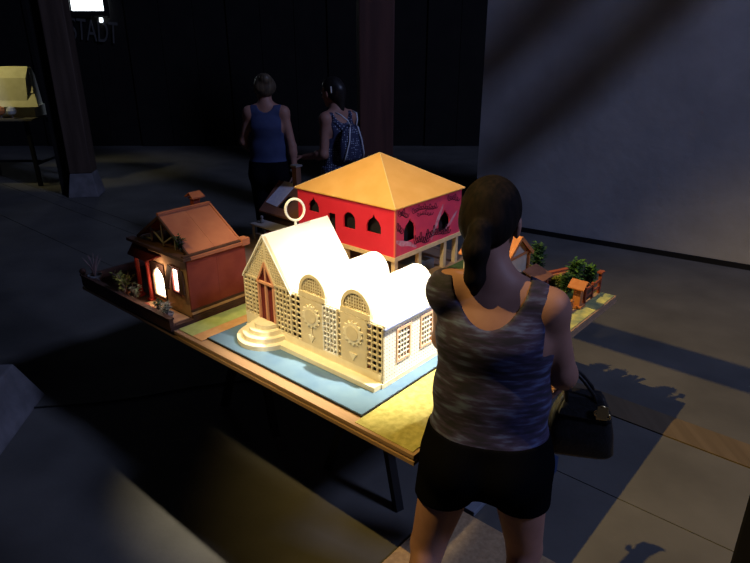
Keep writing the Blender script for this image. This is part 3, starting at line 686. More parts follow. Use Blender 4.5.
# fence along the strip
fn, N = tthing('garden_fence', 1.54, .085, .003, label='red-brown rail fence at the far right corner of the table', cat='fence')
for v in (1.47, 1.555, 1.645): N().box(v-.007, v+.007, .078, .092, .003, .085 if v < 1.6 else .110).build('post', M_redwood, fn)
for z in (.035, .070): N().bar((1.46, .085, z), (1.65, .085, z), .008, .012).build('rail', M_redwood, fn)
N().box(1.625, 1.665, .072, .098, .110, .117).build('post_cap', M_redwood, fn)
N().box(1.48, 1.55, .083, .087, .010, .062).build('infill_board', M_brown, fn)
fn2, N = tthing('garden_fence', 1.25, .095, .003, label='low orange rail fence left of the orange column, behind the nearest person', cat='fence')
for v in (1.10, 1.22, 1.34): N().box(v-.006, v+.006, .088, .100, .003, .060).build('post', M_orange, fn2)
for z in (.025, .048): N().bar((1.09, .094, z), (1.36, .094, z), .007, .010).build('rail', M_orange, fn2)
o, N = tthing('garden_path', 1.35, .20, .003, label='orange paved path between the shed and the orange column', cat='path')
N().prism(R4(1.15, 1.46, .155, .245), 2, .003, .006).build('paving', M_orange, o)
tr = [(1.635, .425, .19, .040, M_leafd, 'tall dark green tree right of the garden house'),
      (1.655, .515, .15, .04, M_leafd, 'narrow dark green tree behind the tall tree at the garden house'),
      (1.475, .18, .12, .04, M_leafd, 'dark leafy tree just left of the orange column'),
      (1.60, .195, .155, .050, M_leaf, 'arching green tree above the orange column'),
      (1.665, .150, .115, .040, M_leaf, 'bright green bush behind the corner fence'),
      (1.575, .27, .05, .03, M_leafy, 'low yellow-green shrub by the plank stack'),
      (1.575, .41, .07, .03, M_leafy, 'low yellow-green shrub against the garden house wall')]
for v, u, h, sp, m, lab in tr:
    plant('garden_tree', v, u, .003, h, sp, 9, 34, .030, m, lab, 'tree', 'little garden trees', shape='tree', stem=M_brown)

# ================================================================== FAR MODEL ON ITS OWN TABLE (upper left)
ft = empty('far_table', (-5.0, 8.75, 0), 0, label='dark trestle table behind the grey timber post', cat='table')
MB().box(-.62, .46, -.36, .40, .875, .90).build('top', mat('far_top', (.10, .09, .075)), ft)
for x in (-.50, .34):
    for y in (-.28, .30): MB().bar((x, y, .875), (x + (.06 if x > 0 else -.06), y*1.2, 0), .045).build('leg', M_black, ft)
    MB().bar((x, -.28, .28), (x, .30, .28), .03).build('stretcher', M_black, ft)
MB().bar((-.5, 0, .28), (.34, 0, .28), .03).build('stretcher', M_black, ft)
fm = empty('far_house_model', (-4.99, 8.78, .90), 0, label='pale yellow house model with stepped roof panels at the far left', cat='model')
MB().box(-.40, .40, -.16, .20, 0, .14).build('walls', M_yhouse, fm)
for i, (z0, z1, y0, y1, x0, x1) in enumerate(((.14, .30, -.24, -.12, .50, .42), (.31, .53, -.13, -.04, .41, .37), (.54, .64, -.05, .06, .37, .29))):
    q = [(-x0, y0, z0), (x0, y0, z0), (x1, y1, z1), (-x1, y1, z1)]
    MB().add(q + [(x_, y_+.02, z_-.004) for x_, y_, z_ in q], [(0, 1, 2, 3), (7, 6, 5, 4), (0, 4, 5, 1), (1, 5, 6, 2), (2, 6, 7, 3), (3, 7, 4, 0)]).build('roof_panel', M_yhouse, fm)
MB().prism([(-.20, .14), (.20, .14), (.13, .53), (.07, .63), (-.02, .63), (-.12, .5)], 0, -.34, .34).build('core', M_yhouse, fm)
for i, x in enumerate((-.02, .14)):
    o = empty('far_tree_model', (-4.97 + x, 8.50 - .02*i, .90), 0, label=('brown and white cut-out bush in front of the far pale model', 'round pale bush in front of the far pale model')[i], cat='bush')
    MB().cyl(0, 0, 0, .05, .01, .008, 8).build('trunk', M_twig, o)
    MB().lathe(0, 0, [(.02, .04), (.055, .06), (.065, .10), (.05, .135), (.015, .155)], 10).build('crown', (M_orange, mat('pale_crown', (.5, .5, .45)))[i], o)

# ================================================================== BOARDS ON THE FLOOR
o = empty('chipboard_sheet', W(.25, -.1, -.75), TA, label='chipboard sheet lying on the floor under the person in black shorts', cat='board')
MB((.25, -.1, -.75)).box(-.30, .60, -.62, .25, -.75+.003, -.728).build('sheet', M_chip, o, bevel=.003)
MB((.25, -.1, -.75)).box(-.303, .603, -.623, .253, -.748, -.733).build('dark_edge', M_blackedge, o)
o = empty('grey_board', W(.62, .34, -.75), TA, label='blue-grey board lying flat under the near table corner', cat='board')
MB((.62, .34, -.75)).box(.62, .84, .12, .345, -.748, -.725).build('sheet', M_bluegrey, o, bevel=.003)
o = empty('navy_crate', W(.86, .16, -.75), TA, label='dark navy shallow crate under the near table corner', cat='crate')
MB((.86, .16, -.75)).panel([(.860, -.02), (1.14, -.02), (1.14, .30), (.860, .30)], [[(.875, -.005), (1.125, -.005), (1.125, .285), (.875, .285)]], 2, -.748, -.66).build('side', M_navy, o)
MB((.86, .16, -.75)).box(.875, 1.125, -.005, .285, -.745, -.68).build('bottom', M_navy, o)
# thin cable
cb = MB(); cb.tube([(-1.95, 2.98, .005), (-1.6, 3.03, .005), (-1.36, 3.10, .005), (-1.1, 3.2, .005), (-.7, 3.3, .005)], .006, 6)
tag(cb.build('floor_cable', M_black), 'thin black cable running over the floor to under the table', 'cable')

# ================================================================== PEOPLE (signed-distance bodies meshed as one surface)
def sdf_mesh(prims, h, cuts=None, pad=.05, offset=0.0, k=.02):
    lo = np.array([1e9]*3); hi = -lo
    for p in prims:
        for c, r in p['pts']:
            lo = np.minimum(lo, np.array(c) - r); hi = np.maximum(hi, np.array(c) + r)
    lo -= pad; hi += pad
    n = np.ceil((hi - lo)/h).astype(int) + 1
    D = np.full(n, .2, np.float32)
    for p in prims:
        pl = np.array([1e9]*3); ph = -pl
        for c, r in p['pts']: pl = np.minimum(pl, np.array(c) - r); ph = np.maximum(ph, np.array(c) + r)
        i0 = np.maximum(((pl - .045 - lo)/h).astype(int), 0); i1 = np.minimum(((ph + .045 - lo)/h).astype(int) + 2, n)
        X, Y, Z = np.meshgrid(*[lo[a] + h*np.arange(i0[a], i1[a]) for a in range(3)], indexing='ij')
        P = np.stack([X, Y, Z], -1).astype(np.float32)
        d_ = p['f'](P); sl = tuple(slice(i0[a], i1[a]) for a in range(3)); A_ = D[sl]; kk = p.get('k', k)
        if p.get('sub'):
            d_ = -d_; hh = np.clip(.5 - .5*(A_ - d_)/kk, 0, 1); D[sl] = np.maximum(A_, d_)
        else:
            hh = np.clip(.5 + .5*(A_ - d_)/kk, 0, 1); D[sl] = A_*(1-hh) + d_*hh - kk*hh*(1-hh)
    D -= offset
    if cuts:
        X, Y, Z = np.meshgrid(*[lo[a] + h*np.arange(n[a]) for a in range(3)], indexing='ij')
        for c in cuts: D = np.maximum(D, c(X, Y, Z).astype(np.float32))
    # surface nets
    S = D < 0
    c8 = [S[i:n[0]-1+i, j:n[1]-1+j, l:n[2]-1+l] for i in (0, 1) for j in (0, 1) for l in (0, 1)]
    cnt = sum(c.astype(np.int8) for c in c8); act = (cnt > 0) & (cnt < 8)
    idx = np.full(act.shape, -1, np.int64); ids = np.argwhere(act); idx[act] = np.arange(len(ids))
    acc = np.zeros((len(ids), 3)); num = np.zeros(len(ids)); cor = [(i, j, l) for i in (0, 1) for j in (0, 1) for l in (0, 1)]
    dv = [D[ids[:, 0]+a, ids[:, 1]+b, ids[:, 2]+c] for a, b, c in cor]
    for e0 in range(8):
        for e1 in range(e0+1, 8):
            df = [cor[e1][q]-cor[e0][q] for q in range(3)]
            if sum(abs(x_) for x_ in df) != 1: continue
            x0, x1 = dv[e0], dv[e1]; mk = (x0 < 0) != (x1 < 0); t = np.where(mk, x0/np.where(mk, x0-x1, 1), 0)
            for q in range(3): acc[:, q] += np.where(mk, cor[e0][q] + t*df[q], 0)
            num += mk
    vs = lo + h*(ids + acc/num[:, None])
    faces = []
    for ax in range(3):
        a1_, a2_ = [(1, 2), (2, 0), (0, 1)][ax]
        s0 = [slice(1, n[q]-1) for q in range(3)]; s0[ax] = slice(0, n[ax]-1); s1 = list(s0); s1[ax] = slice(1, n[ax])
        ch_ = S[tuple(s0)] != S[tuple(s1)]; e_ = np.argwhere(ch_); off = np.array([1, 1, 1]); off[ax] = 0; e_ = e_ + off
        fl_ = S[tuple(s0)][ch_]
        def g(da, db):
            q = e_.copy(); q[:, a1_] += da; q[:, a2_] += db; return idx[q[:, 0], q[:, 1], q[:, 2]]
        f_ = np.stack([g(-1, -1), g(0, -1), g(0, 0), g(-1, 0)], 1)
        f_ = np.where(fl_[:, None], f_, f_[:, ::-1]); faces.append(f_)
    F_ = np.concatenate(faces); F_ = F_[(F_ >= 0).all(1)]
    return vs, F_
def cap_(a, b, ra, rb, k=None, sub=False):
    a, b = np.array(a, float), np.array(b, float); ab = b - a; L2 = max(ab @ ab, 1e-9)
    def f(P):
        t = np.clip(((P - a) @ ab)/L2, 0, 1)[..., None]
        return np.linalg.norm(P - (a + t*ab), axis=-1) - (ra + (rb-ra)*t[..., 0])
    d_ = dict(f=f, pts=[(a, ra), (b, rb)], sub=sub)
    if k: d_['k'] = k
    return d_
def ecap_(a, b, sa, sb, side, k=None):      # capsule with elliptical section; sa/sb = (half width, half depth)
    a, b = np.array(a, float), np.array(b, float); ab = b - a; L = np.linalg.norm(ab); ax = ab/L
    s_ = np.array(side, float); s_ -= (s_ @ ax)*ax; s_ /= np.linalg.norm(s_); q = np.cross(ax, s_)
    def f(P):
        r = P - a; z_ = r @ ax; t = np.clip(z_/L, 0, 1); o = z_ - t*L
        w_ = sa[0] + (sb[0]-sa[0])*t; d_ = sa[1] + (sb[1]-sa[1])*t
        kx = (r @ s_)/w_; ky = (r @ q)/d_; kz = o/d_
        m_ = np.sqrt(kx**2 + ky**2 + kz**2)
        g = np.sqrt((kx/w_)**2 + (ky/d_)**2 + (kz/d_)**2) + 1e-6
        return m_*(m_-1)/g
    R_ = max(sa[0], sb[0], sa[1], sb[1]); d_ = dict(f=f, pts=[(a, R_), (b, R_)])
    if k: d_['k'] = k
    return d_
def ell_(c, r, fwd=(0, 1, 0), up=(0, 0, 1), k=None, sub=False):     # radii: side, forward, up
    c = np.array(c, float); f_ = np.array(fwd, float); f_ /= np.linalg.norm(f_); u_ = np.array(up, float); u_ -= (u_ @ f_)*f_; u_ /= np.linalg.norm(u_); s_ = np.cross(f_, u_)
    r = np.array(r, float); Mx = np.stack([s_/r[0], f_/r[1], u_/r[2]], 1); M2 = np.stack([s_/r[0]**2, f_/r[1]**2, u_/r[2]**2], 1)
    def f(P):
        q = P - c; m_ = np.linalg.norm(q @ Mx, axis=-1); g = np.linalg.norm(q @ M2, axis=-1) + 1e-6
        return m_*(m_-1)/g
    d_ = dict(f=f, pts=[(c, r.max())], sub=sub)
    if k: d_['k'] = k
    return d_
def hand_(wr_, dirn, palm_n, thumb_side, curl=.35, sc=1.0):
    d_ = np.array(dirn, float); d_ /= np.linalg.norm(d_); n_ = np.array(palm_n, float); n_ -= (n_ @ d_)*d_; n_ /= np.linalg.norm(n_)
    w_ = np.cross(d_, n_)*thumb_side; wr_ = np.array(wr_, float); out = []
    kn = wr_ + d_*.082*sc
    out.append(ecap_(wr_ + d_*.01, kn - d_*.008, (.025*sc, .014*sc), (.036*sc, .011*sc), w_, k=.012))
    for i, (o_, L) in enumerate(((.028, .068), (.0095, .076), (-.0095, .071), (-.028, .055))):
        p = kn + w_*o_*sc - d_*.006; ang = curl; Ls = [L*.45*sc, L*.30*sc, L*.25*sc]; r = .0082*sc
        for j in range(3):
            q = p + (d_*math.cos(ang) + n_*math.sin(ang))*Ls[j]
            out.append(cap_(p, q, r, r*.9, k=.004)); p = q; r *= .92; ang += curl
    p = wr_ + d_*.025*sc + w_*.026*sc
    for L, a_, r in ((.038, .75, .011), (.030, .45, .0095), (.022, .25, .0085)):
        q = p + (d_*math.cos(a_)*.85 + w_*math.sin(a_) + n_*(.35 + curl*.4))*L*sc; out.append(cap_(p, q, r*sc, r*.9*sc, k=.005)); p = q
    return out
def to_obj(vs, fs, name, m, parent, base):
    me = bpy.data.meshes.new(name); me.from_pydata((vs - np.array(base)).tolist(), [], fs.tolist()); me.update()
    bm = bmesh.new(); bm.from_mesh(me); bmesh.ops.smooth_vert(bm, verts=bm.verts, factor=.5, use_axis_x=True, use_axis_y=True, use_axis_z=True); bm.to_mesh(me); bm.free()
    return link(me, name, m, parent, smooth=True)
V3 = lambda *a: np.array(a, float)
def body_prims(J, S):
    """J joints, S sizes. Returns dict of primitive groups."""
    g = {}
    sd = J['shR'] - J['shL']; sd /= np.linalg.norm(sd); hs = J['hipR'] - J['hipL']; hs /= np.linalg.norm(hs)
    fw_ = np.cross(V3(0, 0, 1), sd); fw_ /= np.linalg.norm(fw_)
    pel = (J['hipL'] + J['hipR'])/2; shc = (J['shL'] + J['shR'])/2; up = (shc - pel)/np.linalg.norm(shc - pel)
    wst = pel*.58 + shc*.42 ; chs = pel*.22 + shc*.78
    T = []
    T.append(ecap_(pel + up*.00, pel + up*.07, (S['hip'], .105), (S['hip']*.95, .100), hs, k=.05))
    T.append(ecap_(pel + up*.09, wst, (S['hip']*.90, .098), (S['waist'], .085), (hs+sd)/2, k=.05))
    T.append(ecap_(wst, chs, (S['waist'], .085), (S['chest'], .098), sd, k=.05))
    T.append(ecap_(chs, shc - up*.015, (S['chest'], .095), (S['chest']*.92, .062), sd, k=.04))
    T.append(cap_(J['shL'] + V3(0, 0, .0), J['neck'] - V3(0, 0, .03), .044, .046, k=.03)); T.append(cap_(J['shR'], J['neck'] - V3(0, 0, .03), .044, .046, k=.03))
    for s in (-1, 1):
        T.append(ell_(chs + fw_*.085 + sd*s*.068 - up*.015, (.060, .052, .060), k=.03))
        T.append(ell_(pel - fw_*.055 + hs*s*.070 - up*.005, (.085, .080, .095), k=.04))
    g['torso'] = T
    L = []
    for s in 'LR':
        hp, kn, an = J['hip'+s], J['knee'+s], J['ank'+s]
        L += [cap_(hp, kn, .086*S.get('thigh', 1), .056, k=.03), cap_(kn, an, .052, .036, k=.02), ell_(kn*.68 + an*.32 - fw_*.018, (.048, .052, .11), fwd=fw_, k=.025)]
        tf = J['toe'+s]; L += [ecap_(an - V3(0, 0, .035), an - V3(0, 0, .05) + tf*.13, (.034, .032), (.042, .020), np.cross(tf, V3(0, 0, 1)), k=.02)]
        ft_ = an + tf*.155 - V3(0, 0, .055); sdn = np.cross(tf, V3(0, 0, 1))
        for q in range(5): L.append(cap_(ft_ + sdn*(-.03 + .015*q), ft_ + sdn*(-.032 + .016*q) + tf*(.035 - .006*abs(q-1)), .0095, .0085, k=.005))
    g['legs'] = L
    A_ = []
    for s in 'LR':
        sh, el, wrp = J['sh'+s], J['elb'+s], J['wri'+s]
        A_ += [ell_(sh + V3(0, 0, -.012), (.052, .052, .056), k=.03), cap_(sh, el, .044*S.get('arm', 1), .036, k=.025), cap_(el, wrp, .037, .025, k=.02), ell_(el*.75 + wrp*.25, (.039, .039, .045), k=.02)]
        hd = J['hand'+s]; A_ += hand_(wrp, hd['d'], hd['n'], hd['t'], hd.get('curl', .35), .95)
    g['arms'] = A_
    hc, hf = J['head'], J['face']; hf = hf/np.linalg.norm(hf); hu = V3(0, 0, 1) - hf*(hf @ V3(0, 0, 1)); hu /= np.linalg.norm(hu); hsd = np.cross(hf, hu)
    Hd = [cap_(J['neck'] - V3(0, 0, .05), hc - hu*.06 - hf*.012, .056, .050, k=.03),
          ell_(hc + hu*.022 - hf*.008, (.074, .092, .088), hf, hu, k=.02), ell_(hc - hu*.045 + hf*.030, (.058, .062, .070), hf, hu, k=.03),
          ell_(hc - hu*.100 + hf*.066, (.024, .020, .016), hf, hu, k=.02),
          cap_(hc + hu*.005 + hf*.088, hc - hu*.030 + hf*.104, .008, .012, k=.012),
          ell_(hc - hu*.062 + hf*.086, (.024, .010, .006), hf, hu, k=.006), ell_(hc - hu*.073 + hf*.084, (.022, .010, .007), hf, hu, k=.006)]
    for s in (-1, 1):
        Hd += [ell_(hc + hu*.006 + hf*.092 + hsd*s*.030, (.015, .011, .010), hf, hu, sub=True, k=.006),
               ell_(hc + hu*.022 + hf*.083 + hsd*s*.028, (.022, .008, .006), hf, hu, k=.008),
               ell_(hc - hu*.012 + hf*.002 + hsd*s*.076, (.009, .020, .032), hf*.9 - hsd*s*.35, hu, k=.006)]
    g['head'] = Hd; g['frame'] = dict(sd=sd, fw=fw_, pel=pel, shc=shc, up=up, hc=hc, hf=hf, hu=hu, hsd=hsd, chs=chs, wst=wst)
    return g
M_skin = mat('skin', (.29, .145, .11), (.33, .17, .13), 20, rough=.55)
M_hairD = mat_wood('dark_brown_hair', (.005, .004, .004), (.014, .009, .008), 2, 90, .06, rough=.8, spec=.1)
M_hairB = mat_wood('light_brown_hair', (.045, .032, .022), (.12, .09, .055), 2, 90, .06, rough=.5)
M_hairK = mat_wood('black_hair', (.008, .007, .007), (.018, .015, .014), 2, 90, .06, rough=.4)
M_eye = mat('eye_white', (.7, .7, .68), rough=.2)
def mat_bands(name, c1, c2, c3, sx=(14, 14, 70)):
    m = bpy.data.materials.new(name); m.use_nodes = True; nt = m.node_tree; p = nt.nodes['Principled BSDF']; p.inputs['Roughness'].default_value = .85
    tc = nt.nodes.new('ShaderNodeTexCoord'); mp = nt.nodes.new('ShaderNodeMapping'); mp.inputs['Scale'].default_value = sx
    n = nt.nodes.new('ShaderNodeTexNoise'); n.inputs['Scale'].default_value = 1; n.inputs['Detail'].default_value = 3
    r = nt.nodes.new('ShaderNodeValToRGB'); r.color_ramp.elements[0].position = .38; r.color_ramp.elements[0].color = (*c1, 1)
    r.color_ramp.elements[1].position = .70; r.color_ramp.elements[1].color = (*c3, 1); e = r.color_ramp.elements.new(.53); e.color = (*c2, 1)
    nt.links.new(tc.outputs['Object'], mp.inputs[0]); nt.links.new(mp.outputs[0], n.inputs[0]); nt.links.new(n.outputs[0], r.inputs[0]); nt.links.new(r.outputs[0], p.inputs['Base Color'])
    return m
M_top = mat_bands('streaked_purple_knit', (.011, .011, .028), (.034, .025, .072), (.085, .115, .235))
M_shorts = mat('black_shorts', (.004, .004, .005), rough=1, spec=0)
M_bluetop = mat('blue_vest', (.030, .042, .105), (.040, .055, .13), 12, rough=.85)
M_trous = mat('black_trousers', (.005, .005, .007), rough=1, spec=0)
def mat_spots(name, c, dot, scale):
    m = bpy.data.materials.new(name); m.use_nodes = True; nt = m.node_tree; p = nt.nodes['Principled BSDF']; p.inputs['Roughness'].default_value = .85
    tc = nt.nodes.new('ShaderNodeTexCoord'); v = nt.nodes.new('ShaderNodeTexVoronoi'); v.inputs['Scale'].default_value = scale; v.inputs['Randomness'].default_value = .35
    r = nt.nodes.new('ShaderNodeValToRGB'); r.color_ramp.interpolation = 'CONSTANT'; r.color_ramp.elements[0].color = (*dot, 1); r.color_ramp.elements[1].position = .27; r.color_ramp.elements[1].color = (*c, 1)
    nt.links.new(tc.outputs['Object'], v.inputs['Vector']); nt.links.new(v.outputs['Distance'], r.inputs[0]); nt.links.new(r.outputs[0], p.inputs['Base Color'])
    return m
M_dress = mat_spots('navy_dotted_cloth', (.02, .026, .07), (.34, .38, .50), 55)
def person(loc, J, S, label, h, top, bottom, hair, hairm, topcuts, bottom_cuts, top_off=.008, legs_in_bottom=True, skirt=None):
    g = body_prims(J, S); base = (loc[0], loc[1], 0)
    o = empty('person', base, 0, label=label, cat='person')
    allp = g['torso'] + g['legs'] + g['arms'] + g['head']
    to_obj(*sdf_mesh(allp, h), 'body', M_skin, o, base)
    F = g['frame']
    to_obj(*sdf_mesh(g['torso'] + S.get('topx', []), h*1.1, cuts=topcuts(F), offset=top_off), 'top', top, o, base)
    bp = g['torso'] + g['legs'] + (skirt(F) if skirt else [])
    to_obj(*sdf_mesh(bp, h*1.1, cuts=bottom_cuts(F), offset=.012), 'shorts' if 'horts' in bottom.name else 'trousers' if 'trous' in bottom.name else 'skirt', bottom, o, base)
    hp, hc_ = hair(F)
    to_obj(*sdf_mesh(hp, h, cuts=hc_), 'hair', hairm, o, base)
    for s in (-1, 1):
        c = F['hc'] + F['hu']*.006 + F['hf']*.077 + F['hsd']*s*.030
        MB(base).lathe(0, 0, [(.001, -.010), (.008, -.006), (.0105, 0), (.008, .006), (.001, .010)], 10)
        e = MB(); e.lathe(c[0]-base[0], c[1]-base[1], [(.001, c[2]-.010), (.008, c[2]-.006), (.0105, c[2]), (.008, c[2]+.006), (.001, c[2]+.010)], 10)
        e.build('eye', M_eye, o, smooth=True)
    return o, F

# ---- woman in front, seen from behind
fx, fy = .33, 1.50
J = dict(hipL=V3(.245, 1.555, .790), hipR=V3(.425, 1.515, .790), kneeL=V3(.172, 1.545, .440), kneeR=V3(.480, 1.53, .440), ankL=V3(.130, 1.45, .109), ankR=V3(.462, 1.475, .109),
         toeL=V3(.10, .99, 0), toeR=V3(.30, .95, 0), shL=V3(.205, 1.595, 1.315), shR=V3(.470, 1.520, 1.292), neck=V3(.328, 1.580, 1.378),
         elbL=V3(.215, 1.71, 1.10), wriL=V3(.345, 1.84, 1.10), elbR=V3(.530, 1.520, 1.085), wriR=V3(.578, 1.665, .985),
         head=V3(.318, 1.640, 1.500), face=V3(.40, .84, -.34),
         handL=dict(d=V3(.8, .55, -.1), n=V3(.4, -.6, -.7), t=1, curl=.35), handR=dict(d=V3(.12, .75, -.62), n=V3(-.9, .2, -.1), t=-1, curl=.95))
S = dict(hip=.172, waist=.150, chest=.152, thigh=1.1, topx=[ell_(J['shL'] + V3(0, 0, -.012), (.053, .053, .057), k=.03)])
def cuts_top(F):
    sd, fw_ = F['sd'], F['fw']; c = F['shc']
    def neckline(X, Y, Z):
        a = (X-c[0])*sd[0] + (Y-c[1])*sd[1]; b = (X-c[0])*fw_[0] + (Y-c[1])*fw_[1]
        dz = np.where(b < 0, .165, .13)
        return (1 - np.sqrt(((a + .02)/.108)**2 + ((Z - 1.41)/dz)**2))*.08
    def armhole(X, Y, Z):
        a = (X-c[0])*sd[0] + (Y-c[1])*sd[1]
        return np.where(Z > 1.17, np.maximum(a - .132, -a - .25), -1)
    return [neckline, armhole, lambda X, Y, Z: .835 + .012*np.sin(X*30) - Z, lambda X, Y, Z: Z - 1.365]
def cuts_sh(F): return [lambda X, Y, Z: .645 - Z, lambda X, Y, Z: Z - .90]
def hair_fg(F):
    hc, hf, hu, sd = F['hc'], F['hf'], F['hu'], F['hsd']
    tie = hc - hf*.098 - hu*.040
    P_ = [ell_(hc + hu*.026 - hf*.016, (.082, .096, .094), hf, hu, k=.02), ell_(hc - hu*.015 - hf*.048, (.074, .058, .068), hf, hu, k=.02),
          cap_(tie + hf*.02, tie - hf*.010, .026, .022, k=.015),
          cap_(tie - hf*.010, tie - hf*.026 - V3(0, 0, .05), .024, .033, k=.02), cap_(tie - hf*.026 - V3(0, 0, .05), tie - hf*.020 - V3(0, 0, .13), .033, .026, k=.02), cap_(tie - hf*.02 - V3(0, 0, .13), tie - hf*.010 - V3(0, 0, .185), .025, .007, k=.02)]
    def facecut(X, Y, Z):
        a = (X-hc[0])*hf[0] + (Y-hc[1])*hf[1] + (Z-hc[2])*hf[2]; u_ = (X-hc[0])*hu[0] + (Y-hc[1])*hu[1] + (Z-hc[2])*hu[2]
        return np.minimum(a - .012, .055 - u_)
    return P_, [facecut]
woman, F = person((fx, fy), J, S, 'person seen from behind in a streaked purple vest and black shorts', .0052, M_top, M_shorts, hair_fg, M_hairD, cuts_top, cuts_sh)
tie = F['hc'] - F['hf']*.100 - F['hu']*.040 - np.array((fx, fy, 0))
mb = MB(); ff = Vector(F['hf']); s1 = ff.cross(Vector((0, 0, 1))).normalized(); s2 = s1.cross(ff)
mb.tube([Vector(tie) + (s1*math.cos(2*PI*i/20) + s2*math.sin(2*PI*i/20))*.025 for i in range(20)], .0055, 8, closed=True); mb.build('hair_tie', M_white, woman, smooth=True)
for s in 'LR':
    an = J['ank'+s] - np.array((fx, fy, 0)); tf = J['toe'+s]; sdn = np.cross(tf, V3(0, 0, 1)); mb = MB()
    cc = an + tf*.06
    pts = [(cc[0] + tf[0]*.135*math.cos(a) + sdn[0]*(.044 + .008*math.cos(a))*math.sin(a), cc[1] + tf[1]*.135*math.cos(a) + sdn[1]*(.044 + .008*math.cos(a))*math.sin(a)) for a in [2*PI*i/24 for i in range(24)]]
    mb.prism(pts, 2, .0225, .042); mb.build('sandal', M_brown, woman)
# ---- handbag hanging from her hand
bgx, bgy, bgz = .672, 1.71, .695
bag = empty('handbag', (bgx, bgy, bgz), math.radians(-12), label='black leather handbag with gold clasp held by the person in black shorts', cat='bag')
M_leather = mat('black_leather', (.008, .008, .009), (.014, .014, .016), 40, rough=.45, bump=.2, bscale=120)
M_goldm = mat('gold_metal', (.75, .58, .28), rough=.3, metallic=1)
rings = []
for z, hx, hy in ((0, .105, .055), (.012, .112, .062), (.08, .104, .055), (.15, .088, .040), (.195, .066, .026), (.205, .060, .020)):
    rings.append([(hx*math.copysign(abs(math.cos(a))**.45, math.cos(a)), hy*math.copysign(abs(math.sin(a))**.45, math.sin(a)), z) for a in [2*PI*i/28 for i in range(28)]])
MB().loft(rings).build('body', M_leather, bag, smooth=True)
MB().loft([[(x, y, z) for x, y, z in ((-.055, -.026, .212), (.055, -.026, .208), (.055, .026, .208), (-.055, .026, .212))], [(x, y, z) for x, y, z in ((-.078, -.050, .150), (.088, -.050, .135), (.088, .050, .135), (-.078, .050, .150))]]).build('flap', M_leather, bag, bevel=.004)
for sy in (-1, 1):
    pts = [(-.055 + .0, sy*.030, .19), (-.060, sy*.026, .25), (-.068, sy*.012, .285), (-.063, sy*.006, .302), (-.048, sy*.008, .296), (-.01, sy*.018, .262), (.025, sy*.026, .22), (.038, sy*.026, .185)]
    MB().tube(pts, .006, 8).build('handle', M_leather, bag, smooth=True)
for x, z in ((.050, .188), (.060, .172), (.041, .170), (.068, .160)):
    mb = MB(); mb.tube([(x + .011*math.cos(2*PI*i/14), -.050, z + .009*math.sin(2*PI*i/14)) for i in range(14)], .0035, 6, closed=True); mb.build('gold_ring', M_goldm, bag, smooth=True)
MB().box(.036, .070, -.053, -.046, .148, .195).build('clasp', M_goldm, bag, bevel=.002)

# ---- two women behind the table
J1 = dict(hipL=V3(-.985, 5.30, .84), hipR=V3(-.815, 5.30, .84), kneeL=V3(-.985, 5.33, .45), kneeR=V3(-.81, 5.30, .45), ankL=V3(-.985, 5.28, .085), ankR=V3(-.80, 5.27, .085), toeL=V3(-.1, .99, 0), toeR=V3(.1, .99, 0),
          shL=V3(-1.045, 5.30, 1.355), shR=V3(-.762, 5.30, 1.355), neck=V3(-.905, 5.31, 1.44), elbL=V3(-1.115, 5.33, 1.11), wriL=V3(-1.06, 5.50, .98), elbR=V3(-.70, 5.27, 1.08), wriR=V3(-.685, 5.24, .87),
          head=V3(-.915, 5.335, 1.545), face=V3(-.35, .92, -.1), handL=dict(d=V3(.3, .85, -.2), n=V3(.5, 0, -.8), t=1), handR=dict(d=V3(.05, .1, -1), n=V3(-1, .1, 0), t=-1))
S1 = dict(hip=.168, waist=.140, chest=.145)
def cuts_top1(F):
    c = F['shc']; sd = F['sd']
    def neckl(X, Y, Z): a = (X-c[0])*sd[0] + (Y-c[1])*sd[1]; return (1 - np.sqrt((a/.075)**2 + ((Z - c[2] - .09)/.085)**2))*.08
    def armh(X, Y, Z): a = np.abs((X-c[0])*sd[0] + (Y-c[1])*sd[1]); return np.where(Z > c[2]-.16, a - .128, -1)
    return [neckl, armh, lambda X, Y, Z: .90 - Z, lambda X, Y, Z: Z - c[2] - .06]
def cuts_tr(F): return [lambda X, Y, Z: .12 - Z, lambda X, Y, Z: Z - .96]
def hair_bun(F):
    hc, hf, hu, sd = F['hc'], F['hf'], F['hu'], F['hsd']
    P_ = [ell_(hc + hu*.026 - hf*.014, (.082, .096, .092), hf, hu, k=.02), ell_(hc - hu*.01 - hf*.045, (.074, .058, .065), hf, hu, k=.02), ell_(hc + hu*.065 - hf*.085, (.050, .044, .046), hf, hu, k=.012), ell_(hc + hu*.01 - hf*.05, (.092, .055, .07), hf, hu, k=.02)]
    def facecut(X, Y, Z):
        a = (X-hc[0])*hf[0] + (Y-hc[1])*hf[1] + (Z-hc[2])*hf[2]; u_ = (X-hc[0])*hu[0] + (Y-hc[1])*hu[1] + (Z-hc[2])*hu[2]
        return np.minimum(a - .012, .055 - u_)
    return P_, [facecut]
p1, F1 = person((-.90, 5.30), J1, S1, 'person in a blue sleeveless top standing behind the table', .0075, M_bluetop, M_trous, hair_bun, M_hairB, cuts_top1, cuts_tr)
wv = J1['wriR'] - np.array((-.90, 5.30, 0))
mb = MB(); mb.tube([(wv[0] + .030*math.cos(2*PI*i/16), wv[1] + .030*math.sin(2*PI*i/16), wv[2] + .012) for i in range(16)], .010, 8, closed=True); mb.build('wristband', M_truss, p1, smooth=True)
